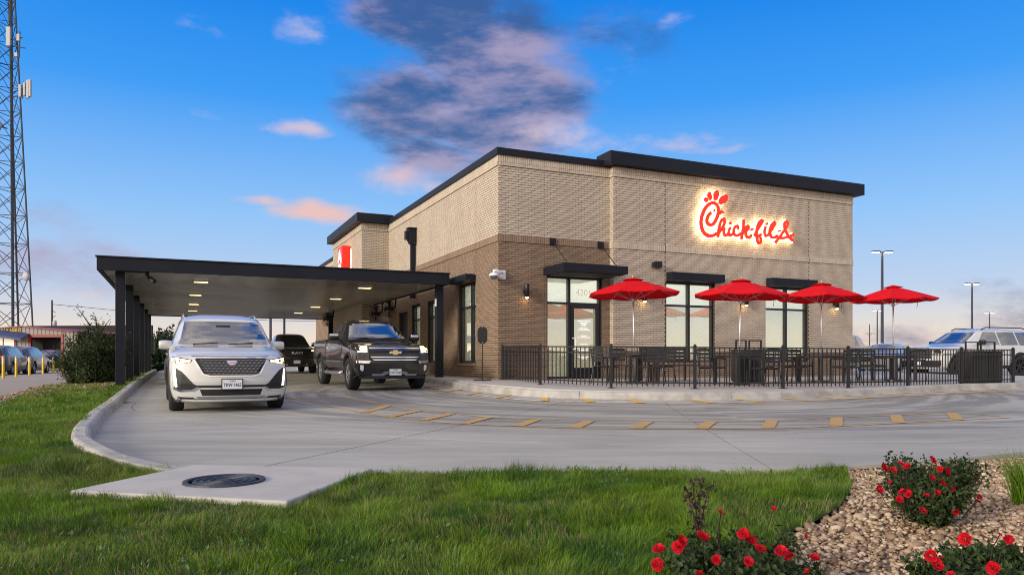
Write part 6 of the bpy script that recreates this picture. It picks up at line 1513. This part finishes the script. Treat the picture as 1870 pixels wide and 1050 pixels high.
# big evergreen bush by the canopy, and its neighbours
q = G(172, 712, lambda x, y: .02); bush('evergreen_bush', 'big dark green bush left of the first canopy post', 'bush', (q.x, q.y, 0.0), 2.0, .80, 80, 9, .09, 80, 'leaf_dark', .018, 3, .07, 'bushes by the canopy', .42, .65)
bush('evergreen_bush', 'dark green bush half hidden behind the first canopy post', 'bush', (q.x - 1.9, q.y + 3.9, 0.02), 1.75, .9, 40, 8, .12, 60, 'leaf_dark', .018, 4, .08, 'bushes by the canopy', .42, .6)
for i, (u, Y, h, s_, lb) in enumerate(((292, 49, 2.3, 1.5, 'round green shrub beyond the end of the canopy posts'), (312, 56, 2.6, 1.8, 'dark green shrub behind the mirror of the white SUV'), (282, 44, 1.1, .6, 'low reddish-green shrub at the foot of the last canopy post'), (330, 66, 2.4, 2.2, 'far dark shrub hidden behind the white SUV'))):
    x = (u - U0) / FPX * Y; bush('far_shrub', lb, 'shrub', (x, Y, zr(x, Y) * .9), h, s_, 26, 6, .26, 40, 'leaf_far', .03, 20 + i, .2, 'shrubs beyond the canopy', .6)
# tree line far behind
def tree(u, Y, h, w, lb, seed):
    rd = random.Random(seed); x = (u - U0) / FPX * Y; r_ = thing('far_tree', lb, 'tree', (x, Y, -.3), 0, 'far trees on the horizon')
    mb = MB(); mb.tube([(0, 0, 0), (.1, 0, h * .3), (0, 0, h * .55)], [.3, .22, .12], 7); mb.build('trunk', M['wood_pole'], r_)
    mb = MB()
    for k in range(6):
        a = rd.uniform(0, 6.28); mb.tube([(0, 0, h * rd.uniform(.25, .5)), (math.cos(a) * w * .3, math.sin(a) * w * .3, h * rd.uniform(.55, .8))], [.12, .04], 5)
    mb.build('limb', M['wood_pole'], r_)
    n = 1500; ctr = np.array([[rd.uniform(-.35, .35) * w, rd.uniform(-.35, .35) * w, h * rd.uniform(.45, .85)] for _ in range(14)])
    C = ctr[rng.integers(0, 14, n)] + rng.normal(size=(n, 3)) * np.array([w * .11, w * .11, h * .08]); N_ = rng.normal(size=(n, 3))
    V, F = leaves(C, N_, .55, .6); link('crown', np_mesh('crown', V, F), M['leaf_far'], r_)
for i, (u, Y, h, w) in enumerate(((235, 170, 6, 8), (262, 190, 7, 9), (300, 210, 6, 10), (455, 240, 6, 11), (1580, 260, 5, 10), (1660, 300, 5, 12), (1600, 320, 6, 12))):
    tree(u, Y, h, w, ['far tree just left of the canopy posts', 'far tree behind the canopy posts', 'far tree left of the white SUV', 'far tree behind the white SUV roof', 'far tree by the right corner of the restaurant', 'far tree low on the horizon behind the rightmost umbrella pole', 'far tree behind the lamp post footing'][i], 50 + i)

# roses ------------------------------------------------------------------
def bloom_mesh(seed, r=0.032):
    rd = random.Random(seed); mb = MB()
    for ring, (n, rad, tilt, sz) in enumerate(((4, .004, 1.25, .5), (5, .008, .95, .75), (7, .010, .60, 1.0), (8, .010, .22, 1.05))):
        for k in range(n):
            a = 2 * math.pi * (k + rd.uniform(-.2, .2)) / n + ring * .5; L_ = r * sz * rd.uniform(.85, 1.1); w = r * .55 * sz; c, s_ = math.cos(a), math.sin(a)
            def pt(l, o, z=0): 
                d = rad + l * math.cos(tilt); return (c * d - s_ * o, s_ * d + c * o, l * math.sin(tilt) + z)
            mb.add([pt(0, 0), pt(L_ * .5, w), pt(L_ * .55, 0, -.004), pt(L_ * .5, -w), pt(L_ * .95, w * .6, -.003), pt(L_, 0), pt(L_ * .95, -w * .6, -.003)], [(0, 1, 2), (0, 2, 3), (1, 4, 5, 2), (2, 5, 6, 3)])
    me = mb.mesh('bloom'); me.materials.append(M['petal']); return me
BL = [bloom_mesh(i) for i in range(5)]
def rose(label, u, v, zbase, h, spread, seed, blooms, n_main=46):
    Y = (ZC - zbase) * FPX / (v - VH); x = (u - U0) / FPX * Y
    r_, ls = bush('rose_bush', label, 'rose bush', (x, Y, zbase), h, spread, n_main, 7, .028, 72, 'leaf_rose', .004, seed, .022, 'red roses in the pebble bed', .62)
    for i, (bu, bv) in enumerate(blooms):
        rd = random.Random(seed * 100 + i); ex_ = min(.95, abs((bu - u) / FPX * Y) / (spread * 1.15)); dy = -math.sqrt(1 - ex_ * ex_) * spread * rd.uniform(.75, 1.0)
        yy = Y + dy; bx = (bu - U0) / FPX * yy - x; bz = ZC + (VH - bv) / FPX * yy - zbase
        o = bpy.data.objects.new('bloom', BL[i % 5]); COL.objects.link(o); o.parent = r_; o.location = (bx, dy, bz); o.scale = [rd.uniform(.36, .66) * (.4 if (seed == 71 and i > 15) or rd.random() < .12 else 1)] * 3
        o.rotation_euler = (R(rd.uniform(20, 75)), R(rd.uniform(-30, 30)), rd.uniform(0, 6.28) * 0 + R(rd.uniform(-50, 50)))
        mb = MB(); mb.tube([(bx, dy, bz), (bx * .93, dy * .8, bz * .8), (bx * .7, dy * .5, max(.02, bz * .35))], .0022, 4, False); mb.build('flower_stem', M['stem'], r_)
    return r_, (x, Y)
R1, c1 = rose('rose bush at the bottom edge between lawn and pebbles, with a tall bare shoot', 1340, 1085, -.07, .175, .33, 71,
     [(1203, 1002), (1246, 986), (1239, 998), (1201, 1031), (1284, 979), (1357, 974), (1370, 984), (1309, 1021), (1367, 1025), (1389, 1001), (1426, 1006), (1441, 1015), (1472, 978), (1488, 1018), (1277, 1047), (1473, 1042), (1316, 934), (1413, 928)], 52)
R2, c2 = rose('full rose bush standing in the middle of the pebbles', 1697, 962, -.055, .35, .235, 72,
     [(1703, 840), (1644, 845), (1615, 853), (1632, 858), (1656, 851), (1625, 879), (1606, 893), (1703, 872), (1721, 881), (1736, 890), (1647, 897), (1658, 901), (1643, 911), (1692, 904), (1712, 899), (1685, 932), (1716, 856), (1730, 861), (1780, 874), (1768, 904), (1788, 907), (1785, 915), (1745, 934)], 52)
R3, c3 = rose('rose bush cut off by the lower right corner of the photo', 1810, 1090, -.055, .145, .32, 73,
     [(1826, 975), (1842, 984), (1700, 1014), (1720, 1017), (1712, 1030), (1813, 1037), (1762, 984), (1736, 1049)], 48)
# the tall dark shoot of the first bush
mb = MB(); rd = random.Random(9); lv = []
sx = (1272 - U0) / FPX * 3.25 - c1[0]
for k in range(4):
    a = (rd.uniform(-.03, .03), rd.uniform(-.02, .02)); top = Vector((sx + (k - 1.5) * .035, 3.25 - c1[1] + rd.uniform(-.03, .03), .44 - .02 * abs(k - 1.5)))
    ln = catmull([Vector((sx + .01, 3.25 - c1[1], 0)), Vector((sx + .008 + (k - 1.5) * .006, 3.25 - c1[1], .22)), top], 5); mb.tube(ln, .003, 5, False); lv += ln[5:]
mb.build('tall_shoot', M['stem_red'], R1)
C = np.array([tuple(p) for p in lv for _ in range(7)]) + rng.normal(size=(len(lv) * 7, 3)) * .010; V, F = leaves(C, np.tile([0, -1, .3], (len(C), 1)).astype(float), .026, .45)
link('shoot_leaves', np_mesh('shoot_leaves', V, F), mat('leaf_maroon', (.045, .018, .016), .6, rnd=1, col2=(.018, .010, .008)), R1)
def vnoise(x, y, s_, seed):
    g_ = np.random.default_rng(seed); T_ = g_.uniform(0, 1, (64, 64)); X_, Y_ = x * s_ + 100, y * s_ + 100; i, j = np.floor(X_).astype(int), np.floor(Y_).astype(int); fx, fy = X_ - i, Y_ - j
    fx, fy = fx * fx * (3 - 2 * fx), fy * fy * (3 - 2 * fy); t = lambda a, b: T_[a % 64, b % 64]
    return (t(i, j) * (1 - fx) + t(i + 1, j) * fx) * (1 - fy) + (t(i, j + 1) * (1 - fx) + t(i + 1, j + 1) * fx) * fy
# grass tuft at the right edge
def blades(px, py, pz, h, w, lean, seed=1):
    n = len(px); g_ = np.random.default_rng(seed); a = g_.uniform(0, 2 * np.pi, n); b = 2 * np.pi * 1.5 * vnoise(px, py, 2.6, 41) + g_.normal(size=n) * .9; ln = lean * g_.uniform(.2, 1.2, n) * h
    wx, wy = np.cos(a) * w / 2, np.sin(a) * w / 2; dx, dy = np.cos(b) * ln, np.sin(b) * ln
    V = np.empty((n, 5, 3)); V[:, 0] = np.stack([px - wx, py - wy, pz], 1); V[:, 1] = np.stack([px + wx, py + wy, pz], 1)
    mx, my, mz = px + dx * .35, py + dy * .35, pz + h * .58
    V[:, 2] = np.stack([mx + wx * .75, my + wy * .75, mz], 1); V[:, 3] = np.stack([mx - wx * .75, my - wy * .75, mz], 1); V[:, 4] = np.stack([px + dx, py + dy, pz + h * (1 - .25 * (ln / h) ** 2)], 1)
    F = np.array([[0, 1, 2], [0, 2, 3], [3, 2, 4]])[None] + (np.arange(n) * 5)[:, None, None]
    return V.reshape(-1, 3), F.reshape(-1, 3)
n = 260; q = G(1874, 925, zb); g_ = np.random.default_rng(4); a = g_.uniform(0, 6.28, n); r = .07 * np.sqrt(g_.uniform(0, 1, n))
V, F = blades(r * np.cos(a), r * np.sin(a), np.zeros(n), g_.uniform(.2, .42, n), .005, .55, 5)
o = link('ornamental_grass', np_mesh('ornamental_grass', V, F), M['grass']); o.location = q; tag(o, 'tuft of ornamental grass in the pebbles at the right edge', 'grass tuft')

# lawn grass -------------------------------------------------------------
lawn_np = np.array(lawn_poly)
def inside(px, py, poly):
    c = np.zeros(len(px), bool); x, y = poly[:, 0], poly[:, 1]; j = len(poly) - 1
    for i in range(len(poly)):
        k = ((y[i] > py) != (y[j] > py)) & (px < (x[j] - x[i]) * (py - y[i]) / (y[j] - y[i] + 1e-12) + x[i]); c ^= k; j = i
    return c
pad_np = np.array(pad)
def scatter(n, x0, x1, y0, y1, seed):
    g_ = np.random.default_rng(seed); px, py = g_.uniform(x0, x1, n), g_.uniform(y0, y1, n)
    k = inside(px, py, lawn_np) & ~inside(px, py, pad_np) & (np.abs(px) < py * .74 + .9)
    return px[k], py[k]
PX, PY = [], []
for (n, x0, x1, y0, y1, sd_) in ((260000, -4.3, 3.2, 2.3, 6.6, 1), (90000, -7.5, -2.0, 6.2, 10.5, 2), (60000, -12, -4.5, 10.5, 19, 3), (25000, -17, -8, 19, 32, 4)):
    a, b = scatter(n, x0, x1, y0, y1, sd_); PX.append(a); PY.append(b)
px, py = np.concatenate(PX), np.concatenate(PY)
thin = vnoise(px, py, 1.3, 5) * .6 + vnoise(px, py, 4.0, 6) * .4
bare = np.exp(-(((px - 1.9) / .45) ** 2 + ((py - 5.95) / .22) ** 2))        # worn patch by the drive
g_ = np.random.default_rng(8); keep = g_.uniform(0, 1, len(px)) > bare * .85; px, py, thin = px[keep], py[keep], thin[keep]
pz = np.array([zl(a, b) for a, b in zip(px, py)]) - .005
hh = (.034 + .042 * thin) * g_.uniform(.6, 1.3, len(px)); 
edge = np.zeros(len(px))
for (x, y) in [tuple(p) for p in NEs if -1.3 < p.x < 2.8]: edge = np.maximum(edge, np.exp(-((px - x) ** 2 + (py - y) ** 2) / .018))
hh *= 1 + .75 * edge * vnoise(px, py, 3.0, 9)
hh *= .55 + .95 * vnoise(px, py, 9.0, 17)
wd = np.where(py < 7, .0034, np.where(py < 11, .006, np.where(py < 19, .011, .02))); hh = np.where(py > 11, hh * 1.15, hh)
yel = (vnoise(px, py, 2.2, 12) > .58) & (g_.uniform(0, 1, len(px)) < .28) | (g_.uniform(0, 1, len(px)) < .03) | (np.exp(-(((px - 1.7) / .7) ** 2 + ((py - 5.5) / .5) ** 2)) > g_.uniform(.25, 1.6, len(px)))
straw = (vnoise(px, py, 1.1, 55) * .6 + vnoise(px, py, 5.0, 56) * .4 > .60) & (g_.uniform(0, 1, len(px)) < .20) | (g_.uniform(0, 1, len(px)) < .012); yel &= ~straw
for nm, sel, mt in (('grass', ~yel & ~straw, 'grass'), ('grass_pale', yel, 'grass_yel'), ('grass_straw', straw, 'straw')):
    V, F = blades(px[sel], py[sel], pz[sel], hh[sel], wd[sel], .75, 13 if nm == 'grass' else 14)
    o = link(nm, np_mesh(nm, V, F), M[mt]); tag(o, {'grass': 'fine green grass blades covering the lawn', 'grass_pale': 'pale yellowish green blades scattered through the lawn', 'grass_straw': 'dead straw coloured blades in patches of the lawn'}[nm], 'grass', kind='stuff')
# broad weeds in the lawn
wx, wy = scatter(2600, -4, 3, 3, 6.5, 31); wk = vnoise(wx, wy, 1.6, 33) > .62; wx, wy = wx[wk], wy[wk]; C = np.repeat(np.stack([wx, wy, [zl(a, b) + .02 for a, b in zip(wx, wy)]], 1), 5, 0) + rng.normal(size=(len(wx) * 5, 3)) * [.018, .018, .014]
V, F = leaves(C, np.tile([0., 0., 1.], (len(C), 1)), .026, .55, .5); o = link('weeds', np_mesh('weeds', V, F), mat('weed', (.10, .20, .045), .6, rnd=1, col2=(.05, .12, .03), trans=.25)); tag(o, 'small broad-leaved weeds among the grass', 'weeds', kind='stuff')

# pebbles ----------------------------------------------------------------
RBn = np.array(RB); g_ = np.random.default_rng(21); n = 95000; px, py = g_.uniform(.7, 8, n), g_.uniform(2.2, 9, n)
k = inside(px, py, RBn) & (np.abs(px) < py * .74 + .5); px, py = px[k], py[k]
bm = bmesh.new(); bmesh.ops.create_icosphere(bm, subdivisions=1, radius=1.0); IV = np.array([v.co[:] for v in bm.verts]); IF = np.array([[v.index for v in f.verts] for f in bm.faces]); bm.free()
bm = bmesh.new(); bmesh.ops.create_icosphere(bm, subdivisions=2, radius=1.0); JV = np.array([v.co[:] for v in bm.verts]); JF = np.array([[v.index for v in f.verts] for f in bm.faces]); bm.free()
n = len(px); sz = g_.lognormal(math.log(.0108), .34, n); pz = np.array([zb(a, b) for a, b in zip(px, py)]) + sz * .35 + g_.uniform(0, .012, n)
order = np.argsort(py - sz * 40); big = order[:0]
score = sz / py; ids = np.argsort(-score); single = set(ids[:300].tolist())
rest = np.array([i for i in range(n) if i not in single])
def stones(idx, V0, F0, seed):
    g2 = np.random.default_rng(seed); m_ = len(idx); sc_ = np.stack([sz[idx] * g2.uniform(.9, 1.5, m_), sz[idx] * g2.uniform(.7, 1.1, m_), sz[idx] * g2.uniform(.5, .85, m_)], 1)
    V = V0[None] * sc_[:, None] * (1 + .10 * g2.normal(size=(m_, len(V0), 1))); a = g2.uniform(0, 6.28, m_); t = g2.normal(size=m_) * .4; c, s_ = np.cos(a)[:, None], np.sin(a)[:, None]; ct, st_ = np.cos(t)[:, None], np.sin(t)[:, None]
    x, y, z = V[..., 0], V[..., 1], V[..., 2]; y, z = y * ct - z * st_, y * st_ + z * ct; x, y = x * c - y * s_, x * s_ + y * c
    V = np.stack([x + px[idx][:, None], y + py[idx][:, None], z + pz[idx][:, None]], 2)
    F = F0[None] + (np.arange(m_) * len(V0))[:, None, None]; return V.reshape(-1, 3), F.reshape(-1, 3)
pale = g_.uniform(0, 1, n) < .38
for fl, mt in ((True, 'pebble_pale'), (False, 'pebble')):
    idx = rest[pale[rest] == fl]; V, F = stones(idx, IV, IF, 3 + fl)
    o = link('pebbles', np_mesh('pebbles', V, F, True), M[mt], rock_bed); o['kind'] = 'stuff'
pm = []
for i in range(6):
    g2 = np.random.default_rng(60 + i); V = JV * np.array([1.2, .95, .68]) * (1 + .06 * g2.normal(size=(len(JV), 1))); me = np_mesh('pebble', V, JF, True); me.materials.append(M['pebble_pale' if i % 3 == 0 else 'pebble']); pm.append(me)
for j, i in enumerate(sorted(single)):
    o = bpy.data.objects.new('pebble', pm[j % 6]); COL.objects.link(o); o.parent = rock_bed; o.location = (px[i], py[i], pz[i]); s_ = float(sz[i]); o.scale = (s_, s_, s_); o.rotation_euler = (random.uniform(-.4, .4), random.uniform(-.4, .4), random.uniform(0, 6.28))
# pebble strip round the bush and canopy posts
n = 1800; g2 = np.random.default_rng(91); t = g2.uniform(-.8, 6, n); s_ = g2.uniform(-11.7, -9.7, n); px = CX + ca * s_ - sa * t; py = CY + sa * s_ + ca * t
sz = g2.lognormal(math.log(.028), .3, n); pz = np.array([zl(a, b) for a, b in zip(px, py)]) + .012
keep = g2.uniform(0, 1, n) < np.clip((t + 1.5) / 2.0, 0, 1); idx = np.arange(n)[keep]
V, F = stones(idx, IV, IF, 92); o = link('pebble_strip', np_mesh('pebble_strip', V, F, True), M['pebble']); tag(o, 'strip of tan pebbles around the bush and canopy posts', 'pebbles', kind='stuff')
